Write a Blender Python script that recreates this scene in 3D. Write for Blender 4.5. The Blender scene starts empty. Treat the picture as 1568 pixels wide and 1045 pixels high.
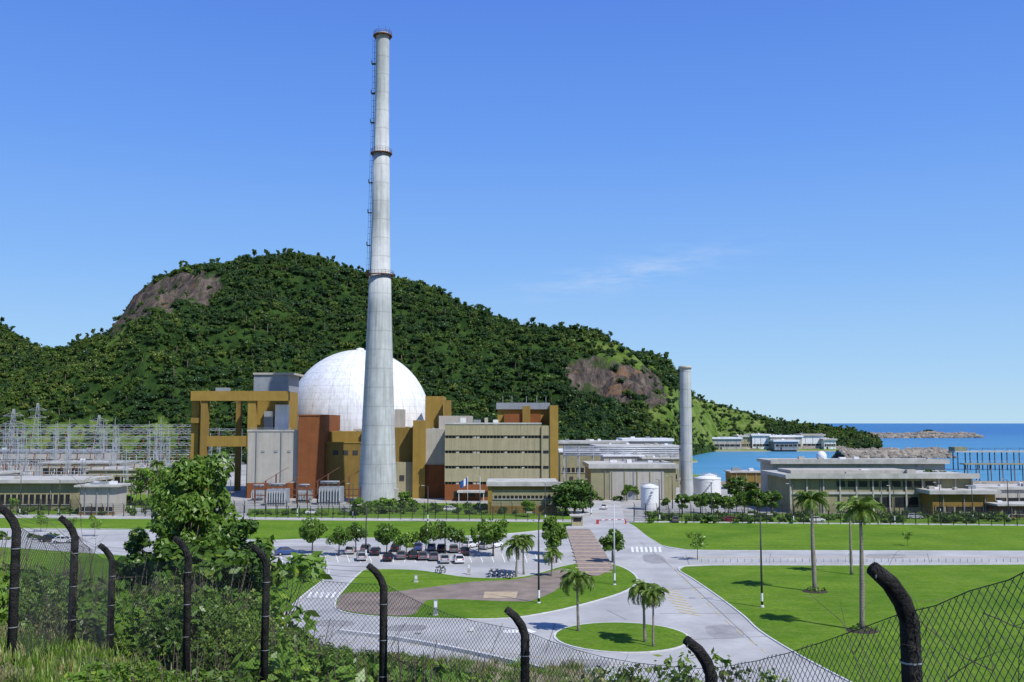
import bpy, bmesh, math, random
import numpy as np
from mathutils import Vector, noise as mnoise
random.seed(7); rng=np.random.default_rng(7)
F=1500.;CX=784.;CY=522.5;H=25.;TH=math.atan(125.5/1500.)
CT,ST=math.cos(TH),math.sin(TH)
# survey helpers: bearings/elevations measured from the viewpoint -> world metres
def ray(px,py):
    x=(px-CX)/F;y=(CY-py)/F
    return x,CT-y*ST,ST+y*CT
def G(px,py,z=0.):
    x,dy,dz=ray(px,py);t=(z-H)/dz
    return (x*t,dy*t)
def P(px,py,Y):
    x,dy,dz=ray(px,py);t=Y/dy
    return (x*t,Y,H+dz*t)
def proj(x,y,z):
    d=y*CT+(z-H)*ST
    return CX+F*x/d, CY-F*(-y*ST+(z-H)*CT)/d
# ---------------------------------------------------------------- materials
def newmat(name):
    m=bpy.data.materials.new(name);m.use_nodes=True
    nt=m.node_tree;b=nt.nodes["Principled BSDF"]
    return m,nt,b
def mixc(nt,fac,a,b,bt='MIX'):
    n=nt.nodes.new('ShaderNodeMix');n.data_type='RGBA';n.blend_type=bt
    for s,v in((0,fac),(6,a),(7,b)):
        if hasattr(v,'type') and hasattr(v,'is_linked') : nt.links.new(v,n.inputs[s])
        elif s==0: n.inputs[0].default_value=v
        else: n.inputs[s].default_value=(v[0],v[1],v[2],1)
    return n.outputs[2]
def mth(nt,op,a,b=None,c=None,clamp=False):
    n=nt.nodes.new('ShaderNodeMath');n.operation=op;n.use_clamp=clamp
    for i,v in enumerate((a,b,c)):
        if v is None: continue
        if hasattr(v,'is_linked'): nt.links.new(v,n.inputs[i])
        else: n.inputs[i].default_value=v
    return n.outputs[0]
def noi(nt,vec,scale,detail=5,rough=.6):
    n=nt.nodes.new('ShaderNodeTexNoise');n.inputs['Scale'].default_value=scale
    n.inputs['Detail'].default_value=detail;n.inputs['Roughness'].default_value=rough
    nt.links.new(vec,n.inputs['Vector']);return n.outputs['Fac']
def ramp(nt,f,lo,hi):
    n=nt.nodes.new('ShaderNodeMapRange');n.inputs[1].default_value=lo;n.inputs[2].default_value=hi
    nt.links.new(f,n.inputs[0]);return n.outputs[0]
def M(name,col,rough=.85,var=.25,scale=.6,spec=.2,streak=0.,bump=0.,bands=None,col2=None,metal=0.):
    m,nt,b=newmat(name)
    g=nt.nodes.new('ShaderNodeNewGeometry').outputs['Position']
    f=ramp(nt,noi(nt,g,scale),.3,.7)
    a=[c*(1-var) for c in col];c2=col2 or [min(1,c*(1+var)) for c in col]
    c=mixc(nt,f,a,c2)
    f2=ramp(nt,noi(nt,g,scale*9,3),.3,.7)
    c=mixc(nt,mth(nt,'MULTIPLY',f2,var*.8),c,[x*.55 for x in col])
    if streak:
        mp=nt.nodes.new('ShaderNodeMapping');mp.inputs['Scale'].default_value=(1.1,1.1,.05)
        nt.links.new(g,mp.inputs['Vector'])
        s=ramp(nt,noi(nt,mp.outputs[0],1.2,6,.65),.45,.75)
        c=mixc(nt,mth(nt,'MULTIPLY',s,streak),c,[x*.35 for x in col])
    if bands:
        sx=nt.nodes.new('ShaderNodeSeparateXYZ');nt.links.new(g,sx.inputs[0])
        fr=mth(nt,'FRACT',mth(nt,'DIVIDE',sx.outputs[2],bands[0]))
        l=mth(nt,'LESS_THAN',fr,bands[1])
        c=mixc(nt,mth(nt,'MULTIPLY',l,bands[2]),c,[x*.45 for x in col])
    nt.links.new(c,b.inputs['Base Color'])
    b.inputs['Roughness'].default_value=rough;b.inputs['Specular IOR Level'].default_value=spec
    b.inputs['Metallic'].default_value=metal
    if bump:
        bp=nt.nodes.new('ShaderNodeBump');bp.inputs['Strength'].default_value=bump;bp.inputs['Distance'].default_value=.3
        nt.links.new(noi(nt,g,scale*6,6),bp.inputs['Height']);nt.links.new(bp.outputs[0],b.inputs['Normal'])
    return m
def leafmat(name,dark,light,transl=.25,ws=.03,wr=.45):
    m,nt,b=newmat(name);nt.nodes.remove(b)
    out=nt.nodes['Material Output']
    ge=nt.nodes.new('ShaderNodeNewGeometry');oi=nt.nodes.new('ShaderNodeObjectInfo')
    w=ramp(nt,noi(nt,ge.outputs['Position'],ws,3),.35,.65)
    f=mth(nt,'ADD',mth(nt,'MULTIPLY',ge.outputs['Random Per Island'],.75-wr),mth(nt,'MULTIPLY',oi.outputs['Random'],wr))
    f=mth(nt,'ADD',f,mth(nt,'MULTIPLY',w,.3),clamp=True)
    c=mixc(nt,f,dark,light)
    yf=mth(nt,'GREATER_THAN',ge.outputs['Random Per Island'],.92)
    c=mixc(nt,mth(nt,'MULTIPLY',yf,.5),c,[light[0]*1.7,light[1]*1.25,light[2]])
    d=nt.nodes.new('ShaderNodeBsdfDiffuse');t=nt.nodes.new('ShaderNodeBsdfTranslucent')
    gl=nt.nodes.new('ShaderNodeBsdfGlossy');gl.inputs['Roughness'].default_value=.4
    gl.inputs['Color'].default_value=(.55,.6,.5,1)
    nt.links.new(c,d.inputs[0]);nt.links.new(c,t.inputs[0])
    mx=nt.nodes.new('ShaderNodeMixShader');mx.inputs[0].default_value=transl
    nt.links.new(d.outputs[0],mx.inputs[1]);nt.links.new(t.outputs[0],mx.inputs[2])
    m2=nt.nodes.new('ShaderNodeMixShader');m2.inputs[0].default_value=.04
    nt.links.new(mx.outputs[0],m2.inputs[1]);nt.links.new(gl.outputs[0],m2.inputs[2])
    nt.links.new(m2.outputs[0],out.inputs[0])
    return m
m_stack=M('stack_concrete',(.45,.47,.46),var=.14,scale=.3,streak=.6,bands=(6.,.06,.35))
m_dome=M('dome_paint',(.74,.75,.76),var=.09,scale=.25,streak=.5,bands=(2.6,.05,.45),rough=.6)
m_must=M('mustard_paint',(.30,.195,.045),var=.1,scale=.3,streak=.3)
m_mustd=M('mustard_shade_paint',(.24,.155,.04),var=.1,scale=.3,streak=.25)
m_brown=M('terracotta_paint',(.22,.078,.028),var=.12,scale=.3,streak=.25)
m_beige=M('beige_panel',(.37,.325,.20),var=.08,scale=.4,streak=.4)
m_lgrey=M('light_grey_wall',(.42,.395,.34),var=.08,scale=.3,streak=.35)
m_white=M('white_paint',(.72,.73,.73),var=.08,scale=.4,streak=.25,rough=.5)
m_grey=M('grey_panel',(.26,.28,.30),var=.1,scale=.4,streak=.2)
m_olive=M('olive_wall',(.29,.265,.15),var=.12,scale=.3,streak=.35)
m_roof=M('roof_concrete',(.44,.43,.39),var=.26,scale=.3)
m_dark=M('dark_steel',(.05,.05,.05),var=.2,scale=2,rough=.6)
m_steel=M('galvanised_steel',(.42,.44,.45),var=.15,scale=.5,rough=.5,metal=.2)
m_rust=M('rust_steel',(.15,.07,.045),var=.25,scale=1.)
m_glass=M('window_glass',(.02,.022,.025),var=.3,scale=.5,rough=.25,spec=.35)
m_road=M('road_concrete',(.39,.39,.38),var=.22,scale=.11,bump=.08,col2=(.47,.465,.45))
m_yard=M('yard_paving',(.36,.355,.33),var=.32,scale=.06)
m_kerb=M('kerb_concrete',(.55,.55,.53),var=.2,scale=1.)
m_paint=M('road_paint',(.70,.70,.68),var=.25,scale=1.5)
m_yel=M('yellow_paint',(.50,.42,.22),var=.25,scale=1.5)
m_pave=M('brown_paving',(.23,.185,.15),var=.28,scale=.3,bump=.15)
m_brick=M('brick_path',(.28,.22,.19),var=.25,scale=.9,bump=.1)
m_sand=M('sandy_soil',(.42,.33,.22),var=.2,scale=.8)
m_rock=M('boulder_rock',(.26,.23,.19),var=.35,scale=.3,bump=.6)
m_bark=M('bark',(.15,.12,.09),var=.3,scale=2.,bump=.5)
m_palmbark=M('palm_bark',(.24,.21,.17),var=.25,scale=2.,bands=(.35,.2,.4))
m_post=M('weathered_post',(.018,.017,.016),var=.5,scale=7,bump=.8,rough=.9,col2=(.10,.095,.088))
m_wire=M('fence_wire',(.06,.06,.06),var=.2,scale=3,rough=.6)
m_tyre=M('tyre',(.02,.02,.02),var=.1,scale=2)
m_red=M('red_paint',(.45,.04,.03),var=.1,scale=2,rough=.4)
m_blue=M('blue_paint',(.05,.12,.35),var=.1,scale=2,rough=.4)
m_mulch=M('mulch',(.05,.04,.03))
l_forest=leafmat('forest_leaves',(.012,.042,.010),(.120,.205,.032),.15,.012,.6)
l_forest2=leafmat('forest_leaves_bright',(.06,.115,.018),(.20,.26,.05),.2,.012)
l_forest3=leafmat('forest_leaves_dark',(.012,.038,.014),(.05,.11,.028),.15,.012)
l_tree=leafmat('tree_leaves',(.05,.11,.015),(.15,.26,.035),.3,.08)
l_treed=leafmat('dark_tree_leaves',(.03,.075,.014),(.09,.17,.03),.25,.1)
l_lime=leafmat('lime_leaves',(.08,.17,.018),(.20,.34,.045),.35,.1)
l_shrub=leafmat('shrub_leaves',(.05,.105,.016),(.19,.30,.045),.35,.25)
l_shrub2=leafmat('shrub_leaves_olive',(.07,.10,.025),(.22,.26,.07),.3,.25)
l_palm=leafmat('palm_leaves',(.06,.12,.018),(.18,.27,.05),.25,.3)
l_dry=leafmat('dry_grass',(.16,.15,.05),(.36,.33,.15),.3,.4)
l_grass=leafmat('grass_blades',(.08,.16,.018),(.22,.34,.055),.3,.4)
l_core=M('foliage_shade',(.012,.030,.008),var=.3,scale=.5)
# ---------------------------------------------------------------- mesh builder
class MB:
    def __init__(s): s.v=[];s.f=[];s.m=[];s.s=[];s.mats=[]
    def mi(s,mat):
        if mat not in s.mats: s.mats.append(mat)
        return s.mats.index(mat)
    def add(s,vs,fs,mat,sm=False):
        o=len(s.v);k=s.mi(mat);s.v.extend(vs)
        for f in fs: s.f.append([i+o for i in f]);s.m.append(k);s.s.append(sm)
    def box(s,x0,x1,y0,y1,z0,z1,mat):
        s.add([(x0,y0,z0),(x1,y0,z0),(x1,y1,z0),(x0,y1,z0),(x0,y0,z1),(x1,y0,z1),(x1,y1,z1),(x0,y1,z1)],
              [(0,3,2,1),(4,5,6,7),(0,1,5,4),(1,2,6,5),(2,3,7,6),(3,0,4,7)],mat)
    def tube(s,pts,rads,mat,n=6,sm=True,cap=True):
        pts=[Vector(p) for p in pts];vs=[];fs=[]
        for i,p in enumerate(pts):
            d=(pts[min(i+1,len(pts)-1)]-pts[max(i-1,0)])
            if d.length<1e-9:d=Vector((0,0,1))
            d.normalize()
            a=d.cross(Vector((0,0,1)) if abs(d.z)<.95 else Vector((1,0,0))).normalized();b=d.cross(a)
            r=rads[i] if hasattr(rads,'__len__') else rads
            for k in range(n):
                t=2*math.pi*(k+.5)/n;vs.append(tuple(p+a*math.cos(t)*r+b*math.sin(t)*r))
        for i in range(len(pts)-1):
            for k in range(n):
                k2=(k+1)%n;fs.append((i*n+k,i*n+k2,(i+1)*n+k2,(i+1)*n+k))
        if cap: fs.append(tuple(range(n))[::-1]);fs.append(tuple(range((len(pts)-1)*n,len(pts)*n)))
        s.add(vs,fs,mat,sm and n>4)
    def bar(s,p,q,r,mat,n=4): s.tube([p,q],r,mat,n,False,False)
    def lathe(s,cx,cy,prof,mat,n=32,cap=True,sm=True):
        vs=[(cx+r*math.cos(2*math.pi*k/n),cy+r*math.sin(2*math.pi*k/n),z) for r,z in prof for k in range(n)]
        fs=[(i*n+k,i*n+(k+1)%n,(i+1)*n+(k+1)%n,(i+1)*n+k) for i in range(len(prof)-1) for k in range(n)]
        s.add(vs,fs,mat,sm)
        if cap and prof[-1][0]>.01:
            s.add(vs[-n:],[tuple(range(n))],mat)
    def prism(s,pts,z0,z1,mat,side=None):
        n=len(pts);vs=[(p[0],p[1],z0) for p in pts]+[(p[0],p[1],z1) for p in pts]
        s.add(vs[n:],[tuple(range(n))],mat)
        s.add(vs,[(i,(i+1)%n,n+(i+1)%n,n+i) for i in range(n)],side or mat)
    def sheet(s,pts,z,mat): s.add([(p[0],p[1],z) for p in pts],[tuple(range(len(pts)))],mat)
    def leaves(s,centers,radii,n,size,mat,flat=.8,shell=.55,up=.3):
        for c,R in zip(centers,radii):
            d=rng.normal(size=(n,3));d/=np.linalg.norm(d,axis=1)[:,None]
            rr=R*(shell+(1-shell)*rng.random(n)**.5)
            lump=1+.25*np.sin(d[:,0]*5+c[0])*np.cos(d[:,1]*4+c[1])
            p=np.array(c)+d*(rr*lump)[:,None]*np.array([1,1,flat])
            nn=d*.8+rng.normal(size=(n,3))*.45+np.array([0,0,up]);nn/=np.linalg.norm(nn,axis=1)[:,None]
            a=np.cross(nn,rng.normal(size=(n,3)));a/=np.linalg.norm(a,axis=1)[:,None];b=np.cross(nn,a)
            sz=(size*(.6+.8*rng.random(n)))[:,None]
            q=np.stack([p-a*sz,p+b*sz*.5,p+a*sz,p-b*sz*.5],1).reshape(-1,3)
            s.add([tuple(x) for x in q.tolist()],[(4*i,4*i+1,4*i+2,4*i+3) for i in range(n)],mat)
    def mesh(s,name):
        me=bpy.data.meshes.new(name);me.from_pydata(s.v,[],s.f)
        for m in s.mats: me.materials.append(m)
        me.polygons.foreach_set('material_index',s.m);me.polygons.foreach_set('use_smooth',s.s)
        me.update();return me
    def obj(s,name,parent=None):
        o=bpy.data.objects.new(name,s.mesh(name));bpy.context.scene.collection.objects.link(o)
        if parent: o.parent=parent;o.location=-parent.location
        return o
class Asm:
    def __init__(s,name,loc=(0,0,0)):
        s.name=name;s.e=bpy.data.objects.new(name,None);s.e.location=loc;s.e.empty_display_size=2
        bpy.context.scene.collection.objects.link(s.e);s.p={}
    def __getitem__(s,k):
        if k not in s.p: s.p[k]=MB()
        return s.p[k]
    def bx(s,part,x0,x1,y0,y1,Y,dep,mat):
        """box whose front face stands at distance Y, between bearings x0..x1 and elevations y0(top)..y1(bottom)"""
        ym=(y0+(y1 if y1 else 760))/2
        X0=P(x0,ym,Y)[0];X1=P(x1,ym,Y)[0];z1=P(x0,y0,Y)[2];z0=P(x0,y1,Y)[2] if y1 else -.3
        s[part].box(X0,X1,Y,Y+dep,z0,z1,mat);return X0,X1,z0,z1
    def windows(s,X0,X1,z0,z1,Y,n,mull=.12,mat=None):
        s['windows'].box(X0,X1,Y-.02,Y+.1,z0,z1,mat or m_glass)
        for i in range(n+1):
            x=X0+(X1-X0)*i/n
            s['frames'].box(x-mull,x+mull,Y-.1,Y-.025,z0,z1,m_beige)
        s['sills'].box(X0-.2,X1+.2,Y-.25,Y-.03,z0-.18,z0-.003,m_roof)
    def door(s,x,Y,w=1.6,h=2.4):
        s['door'].box(x-w/2,x+w/2,Y-.06,Y-.01,0.02,h,m_dark)
    def done(s):
        for k,b in s.p.items(): b.obj(k,s.e)
        return s.e
def smooth(pts,k=6,closed=True):
    n=len(pts);out=[]
    for i in range(n if closed else n-1):
        g=lambda j: np.array(pts[j%n] if closed else pts[max(0,min(n-1,j))],float)
        p0,p1,p2,p3=g(i-1),g(i),g(i+1),g(i+2)
        for t in np.arange(k)/k:
            out.append(tuple(.5*((2*p1)+(-p0+p2)*t+(2*p0-5*p1+4*p2-p3)*t*t+(-p0+3*p1-3*p2+p3)*t**3)))
    if not closed: out.append(tuple(pts[-1]))
    return out
def GP(l): return [G(*p) for p in l]
def inpoly(x,y,poly):
    c=False;j=len(poly)-1
    for i in range(len(poly)):
        xi,yi=poly[i];xj,yj=poly[j]
        if (yi>y)!=(yj>y) and x<(xj-xi)*(y-yi)/(yj-yi)+xi: c=not c
        j=i
    return c
def ss(a,b,x):
    t=np.clip((x-a)/(b-a),0,1);return t*t*(3-2*t)
# ---------------------------------------------------------------- scattering
def scatter(name,pts,scl,rot,idx,protos):
    me=bpy.data.meshes.new(name);me.from_pydata([tuple(p) for p in pts],[],[])
    a=me.attributes.new('scl','FLOAT','POINT');a.data.foreach_set('value',np.array(scl,'f'))
    a=me.attributes.new('rot','FLOAT_VECTOR','POINT');a.data.foreach_set('vector',np.array(rot,'f').ravel())
    a=me.attributes.new('idx','INT','POINT');a.data.foreach_set('value',np.array(idx,'i'))
    o=bpy.data.objects.new(name,me);bpy.context.scene.collection.objects.link(o)
    col=bpy.data.collections.new(name+'_parts')
    for i,p in enumerate(protos):
        po=bpy.data.objects.new('%s_part_%02d'%(name,i),p);col.objects.link(po)
    ng=bpy.data.node_groups.new(name+'_gn','GeometryNodeTree')
    ng.interface.new_socket('Geometry',in_out='INPUT',socket_type='NodeSocketGeometry')
    ng.interface.new_socket('Geometry',in_out='OUTPUT',socket_type='NodeSocketGeometry')
    gi=ng.nodes.new('NodeGroupInput');go=ng.nodes.new('NodeGroupOutput')
    ci=ng.nodes.new('GeometryNodeCollectionInfo');ci.inputs[0].default_value=col
    ci.inputs[1].default_value=True;ci.inputs[2].default_value=True
    ip=ng.nodes.new('GeometryNodeInstanceOnPoints');ip.inputs['Pick Instance'].default_value=True
    def na(nm,t):
        n=ng.nodes.new('GeometryNodeInputNamedAttribute');n.data_type=t;n.inputs[0].default_value=nm
        return [x for x in n.outputs if x.enabled and x.name=='Attribute'][0]
    L=ng.links.new
    L(gi.outputs[0],ip.inputs['Points']);L(ci.outputs[0],ip.inputs['Instance'])
    L(na('idx','INT'),ip.inputs['Instance Index']);L(na('rot','FLOAT_VECTOR'),ip.inputs['Rotation'])
    L(na('scl','FLOAT'),ip.inputs['Scale']);L(ip.outputs[0],go.inputs[0])
    md=o.modifiers.new('instances','NODES');md.node_group=ng
    return o
# ---------------------------------------------------------------- ground
def hill(x,y):
    x=np.asarray(x,float);y=np.asarray(y,float)
    zr=np.interp(y,[-60,-10,0,7,16,60,72],[24,23.6,23.3,21.6,18.8,1.2,0.])
    zl=np.interp(y,[-60,0,15,18,21,60,92,104],[22.6,22.1,21.6,20.9,20.0,9.8,.8,0.])
    e=np.clip((y-20)/15,0,1)*10
    L=1-ss(-8+e,-3+e,x)
    z=zr*(1-L)+zl*L
    nz=.35*np.sin(x*.9+1.3*np.sin(y*.5))*np.cos(y*.7+x*.3)
    return z+nz*np.clip(z,0,1)*(y>8)
def seamask(x,y):
    w=8*np.sin(y*.03)+5*np.sin(x*.05+y*.02)
    s=(y>402+w*.4)&(x>.17*y+w)
    far=(y>915+w)&(x<.35*y+w-10)&(y<1600)
    return (s&~far)|(y>1700)
xs=np.concatenate([[-45000,-20000,-8000,-3000,-1500,-800,-500,-300,-200,-140,-100,-80],np.arange(-60,60,1.),np.arange(60,560,6.),[600,700,900,1300,2000,4000,9000,20000,45000]])
ys=np.concatenate([[-3000,-800,-200,-60],np.arange(-20,120,1.),np.arange(120,390,15.),np.arange(390,450,6.),np.arange(450,1720,14.),[1800,2200,3000,5000,9000,20000,48000]])
XX,YY=np.meshgrid(xs,ys);ZZ=np.where((YY<120),hill(XX,YY),0.)
ZZ=np.where(seamask(XX,YY),-9.,ZZ)
nx,ny=len(xs),len(ys)
me=bpy.data.meshes.new('ground')
V=np.stack([XX,YY,ZZ],-1).reshape(-1,3)
Fq=[(j*nx+i,j*nx+i+1,(j+1)*nx+i+1,(j+1)*nx+i) for j in range(ny-1) for i in range(nx-1)]
me.from_pydata(V.tolist(),[],Fq);me.polygons.foreach_set('use_smooth',[True]*len(Fq))
m,nt,b=newmat('lawn_and_slope')
g=nt.nodes.new('ShaderNodeNewGeometry').outputs['Position']
sx=nt.nodes.new('ShaderNodeSeparateXYZ');nt.links.new(g,sx.inputs[0])
c=mixc(nt,ramp(nt,noi(nt,g,.06,5,.65),.35,.65),(.085,.18,.012),(.17,.28,.024))
c=mixc(nt,mth(nt,'MULTIPLY',ramp(nt,noi(nt,g,.3,8,.8),.45,.7),.6),c,(.21,.28,.06))
c=mixc(nt,mth(nt,'MULTIPLY',ramp(nt,noi(nt,g,1.3,6,.8),.42,.66),.65),c,(.05,.12,.012))
c=mixc(nt,mth(nt,'MULTIPLY',ramp(nt,noi(nt,g,.13,7,.75),.6,.72),.55),c,(.26,.25,.12))
mpl=nt.nodes.new('ShaderNodeMapping');mpl.inputs['Rotation'].default_value=(0,0,.35);mpl.inputs['Scale'].default_value=(.25,2.,1);nt.links.new(g,mpl.inputs[0])
c=mixc(nt,mth(nt,'MULTIPLY',ramp(nt,noi(nt,mpl.outputs[0],.25,5,.7),.45,.65),.4),c,(.06,.14,.012))
c2=mixc(nt,ramp(nt,noi(nt,g,.5,6,.7),.4,.6),(.06,.085,.025),(.34,.30,.20))
c=mixc(nt,ramp(nt,sx.outputs[2],.3,2.),c,c2)
c=mixc(nt,ramp(nt,sx.outputs[2],-.2,-1.2),c,(.3,.26,.2))
nt.links.new(c,b.inputs['Base Color']);b.inputs['Roughness'].default_value=.95;b.inputs['Specular IOR Level'].default_value=.05
bp=nt.nodes.new('ShaderNodeBump');bp.inputs['Strength'].default_value=.9;bp.inputs['Distance'].default_value=.2
nt.links.new(noi(nt,g,3,6,.8),bp.inputs['Height']);nt.links.new(bp.outputs[0],b.inputs['Normal'])
me.materials.append(m)
o=bpy.data.objects.new('ground',me);bpy.context.scene.collection.objects.link(o)
# sea
m,nt,b=newmat('sea_water')
g=nt.nodes.new('ShaderNodeNewGeometry').outputs['Position']
sx=nt.nodes.new('ShaderNodeSeparateXYZ');nt.links.new(g,sx.inputs[0])
c=mixc(nt,ramp(nt,sx.outputs[1],450,2600),(.08,.27,.40),(.015,.12,.30))
mp=nt.nodes.new('ShaderNodeMapping');mp.inputs['Scale'].default_value=(.3,1,1);nt.links.new(g,mp.inputs[0])
c=mixc(nt,mth(nt,'MULTIPLY',ramp(nt,noi(nt,mp.outputs[0],.02,6),.4,.7),.55),c,(.02,.13,.28))
nt.links.new(c,b.inputs['Base Color']);b.inputs['Roughness'].default_value=.35;b.inputs['Specular IOR Level'].default_value=.22
bp=nt.nodes.new('ShaderNodeBump');bp.inputs['Strength'].default_value=.8;bp.inputs['Distance'].default_value=1.
nt.links.new(noi(nt,mp.outputs[0],.35,6,.7),bp.inputs['Height']);nt.links.new(bp.outputs[0],b.inputs['Normal'])
s=MB();s.sheet([(-60000,395),(60000,395),(60000,60000),(-60000,60000)],-1.6,m);s.obj('sea')
# ---------------------------------------------------------------- roads
rd=MB()
road=[(-300,813),(0,810),(230,812),(330,822),(400,828),(480,826),(700,822),(800,816),(862,808),(905,797),(955,797),(972,806),(992,822),(1015,836),(1060,843),(1300,844),(1700,845),(1700,864),(1300,866),(1100,866),(1048,868),(1040,874),(1062,888),(1105,918),(1140,945),(1165,968),(1225,1005),(1310,1050),(1380,1085),(900,1100),(640,1060),(470,1000),(428,962),(440,935),(470,908),(502,882),(492,868),(420,866),(330,868),(200,852),(0,838),(-300,842)]
rd.sheet(GP(road),.02,m_road);rd.obj('road')
yd=MB()
yd.sheet([(-700,268),(-180,265),(-60,256),(20,250),(230,246),(420,246),(420,398),(72,398),(112,645),(-700,645)],.02,m_yard);yd.obj('plant_yard_pavement')
gr=MB();gr.sheet(GP([(872,812),(900,770),(930,735),(955,735),(950,770),(958,800)]),.035,m_road);gr.obj('gate_road')
M_lawn=bpy.data.materials['lawn_and_slope']
ly=MB()
for q in ([(150,778),(290,778),(290,757),(170,757)],[(380,792),(880,796),(870,780),(820,772),(560,770),(540,778),(380,780)],[(985,800),(1700,804),(1700,788),(1000,786)],[(1100,775),(1420,778),(1420,768),(1110,764)],[(60,700),(280,700),(280,685),(60,685)],[(-100,788),(140,788),(150,777.5),(-100,777)]):
    ly.sheet(GP(q),.04,M_lawn)
ly.obj('yard_lawn')
def kerb(path,name=None,mb=None,w=.22,h=.13):
    n=len(path);mb=mb or MB()
    for i in range(n-1):
        a=Vector(path[i]);b2=Vector(path[i+1]);d=(b2-a)
        if d.length<.01: continue
        d.normalize();q=Vector((-d.y,d.x))*w/2
        pts=[a+q,b2+q,b2-q,a-q];mb.prism([tuple(p) for p in pts],0,h,m_kerb)
    return mb
kb=MB()
for l in ([(1015,836),(1060,843),(1300,844),(1700,845)],[(1700,864),(1300,866),(1100,866),(1048,868),(1040,874),(1062,888),(1105,918),(1140,945),(1165,968),(1225,1005),(1310,1050)],[(-300,813),(0,810),(230,812),(330,822),(400,828),(480,826),(700,822),(800,816),(862,808)],[(428,962),(440,935),(470,908),(502,882),(492,868),(420,866),(330,868),(200,852),(0,838)]):
    kerb(smooth(GP(l),4,False),mb=kb)
kb.obj('road_kerb')
kerb(smooth(GP([(520,970),(600,980),(690,996),(790,1018),(900,1046),(980,1070)]),5,False),w=.5,h=.45).obj('retaining_wall')
def island(pts,top,k=5):
    p=smooth(pts,k);mb=MB()
    mb.prism(p,0,.12,m_kerb)
    n=len(p);q=[]
    for i in range(n):
        a=Vector(p[i-1]);b2=Vector(p[(i+1)%n]);d=(b2-a).normalized();q.append(Vector((-d.y,d.x)))
    area=sum(p[i][0]*p[(i+1)%n][1]-p[(i+1)%n][0]*p[i][1] for i in range(n))
    sg=1 if area>0 else -1
    ins=[(p[i][0]+q[i].x*.3*sg,p[i][1]+q[i].y*.3*sg) for i in range(n)]
    mb.sheet(ins,.135,top)
    return mb
cx,cy=G(952,976)
island([(cx+8*math.cos(a),cy+8.2*math.sin(a)) for a in np.linspace(0,2*math.pi,25)[:-1]],M_lawn,2).obj('roundabout_island')
mb=island(GP([(512,922),(526,903),(548,880),(565,873),(640,874),(720,885),(800,884),(860,868),(905,862),(950,868),(977,886),(962,905),(900,925),(830,941),(760,949),(640,948),(560,944),(518,936)]),M_lawn)
mb.sheet(smooth(GP([(516,930),(528,910),(600,908),(720,893),(790,889),(830,880),(868,872),(858,900),(822,919),(790,923),(668,919),(645,930),(628,944),(560,942),(520,935)]),3),.15,m_pave)
mb.sheet(GP([(742,908),(793,908),(790,918),(740,918)]),.165,m_sand)
mb.obj('median_island')
mb=MB();mb.sheet(GP([(866,811),(903,811),(925,845),(940,872),(915,884),(888,880),(878,845)]),.17,m_brick)
for i in range(13):
    t=i/12;y=815+62*t**1.3
    mb.sheet(GP([(868+14*t,y),(906+30*t,y),(907+30*t,y+.9+.7*t),(868+14*t,y+.9+.7*t)]),.19,m_sand)
mb.obj('brick_footpath')
mb=MB()
for i in range(7):
    x=966+i*7;mb.sheet(GP([(x,838),(x+3.6,838),(x+5.2,846),(x+1.2,846)]),.04,m_paint)
for i in range(6):
    x=470+i*9;mb.sheet(GP([(x,916),(x+4.5,916),(x+9,907),(x+5,907)]),.04,m_paint)
mb.sheet(GP([(770,966),(800,964),(800,961),(822,968),(800,974),(800,970),(772,970)]),.04,m_paint)
for x in range(360,860,17):
    mb.sheet(GP([(x,849),(x+1.2,849),(x+6,862),(x+4.6,862)]),.04,m_paint)
mb.sheet(GP([(1050,853.6),(1700,853),(1700,853.6),(1050,854.3)]),.04,m_yel)
for l in ([(455,985),(560,985),(700,992),(850,1010),(1000,1022)],[(1022,862),(1060,900),(1110,950),(1180,1005)]):
    p=smooth(GP(l),8,False)
    for i in range(0,len(p)-1,2):
        a=Vector(p[i]);b2=Vector(p[i+1]);d=(b2-a).normalized();q=Vector((-d.y,d.x))*.08
        mb.sheet([tuple(a+q),tuple(b2+q),tuple(b2-q),tuple(a-q)],.04,m_yel)
for i in range(9):
    y=900+i*4.6;mb.sheet(GP([(1008+i*4,y),(1040+i*4,y+6),(1040+i*4,y+7.2),(1008+i*4,y+1.2)]),.04,m_yel)
mb.obj('road_markings')
mb=MB();m_tar=M('tar_joint',(.17,.165,.16),var=.3,scale=1);m_patch=M('asphalt_patch',(.29,.285,.28),var=.25,scale=.5)
for l in ([(700,985),(690,1010)],[(850,955),(835,1000)],[(1000,905),(1075,900)],[(1010,940),(1130,940)],[(1060,980),(1175,975)],[(560,955),(540,985)],[(1180,848),(1178,863)],[(1300,848),(1301,863)],[(1420,848),(1424,863)],[(380,835),(860,832)],[(440,940),(470,985)],[(980,830),(1030,870)],[(1030,870),(1160,990)],[(1100,1000),(960,1030)],[(620,955),(600,990)],[(770,955),(750,1005)],[(930,935),(960,950)],[(1050,850),(1055,865)]):
    a,b2=[Vector(q) for q in GP(l)];d=(b2-a).normalized();q=Vector((-d.y,d.x))*.05;mb.sheet([tuple(a+q),tuple(b2+q),tuple(b2-q),tuple(a-q)],.034,m_tar)
for pc in ([(1080,960),(1120,958),(1140,975),(1095,978)],[(600,958),(650,958),(645,966),(590,966)],[(1330,849),(1380,849),(1384,855),(1332,855)],[(420,838),(500,836),(505,843),(415,845)],[(985,850),(1010,850),(1020,862),(990,862)],[(480,950),(540,952),(530,960),(470,958)],[(870,1010),(930,1012),(925,1022),(860,1020)]):
    mb.sheet(smooth(GP(pc),3),.028,m_patch)
X,Y=G(640,971);mb.lathe(X,Y,[(.45,.03),(.45,.05)],m_tar,16);X,Y=G(1110,1012);mb.lathe(X,Y,[(.4,.03),(.4,.05)],m_tar,16)
mb.obj('road_joints')
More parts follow.
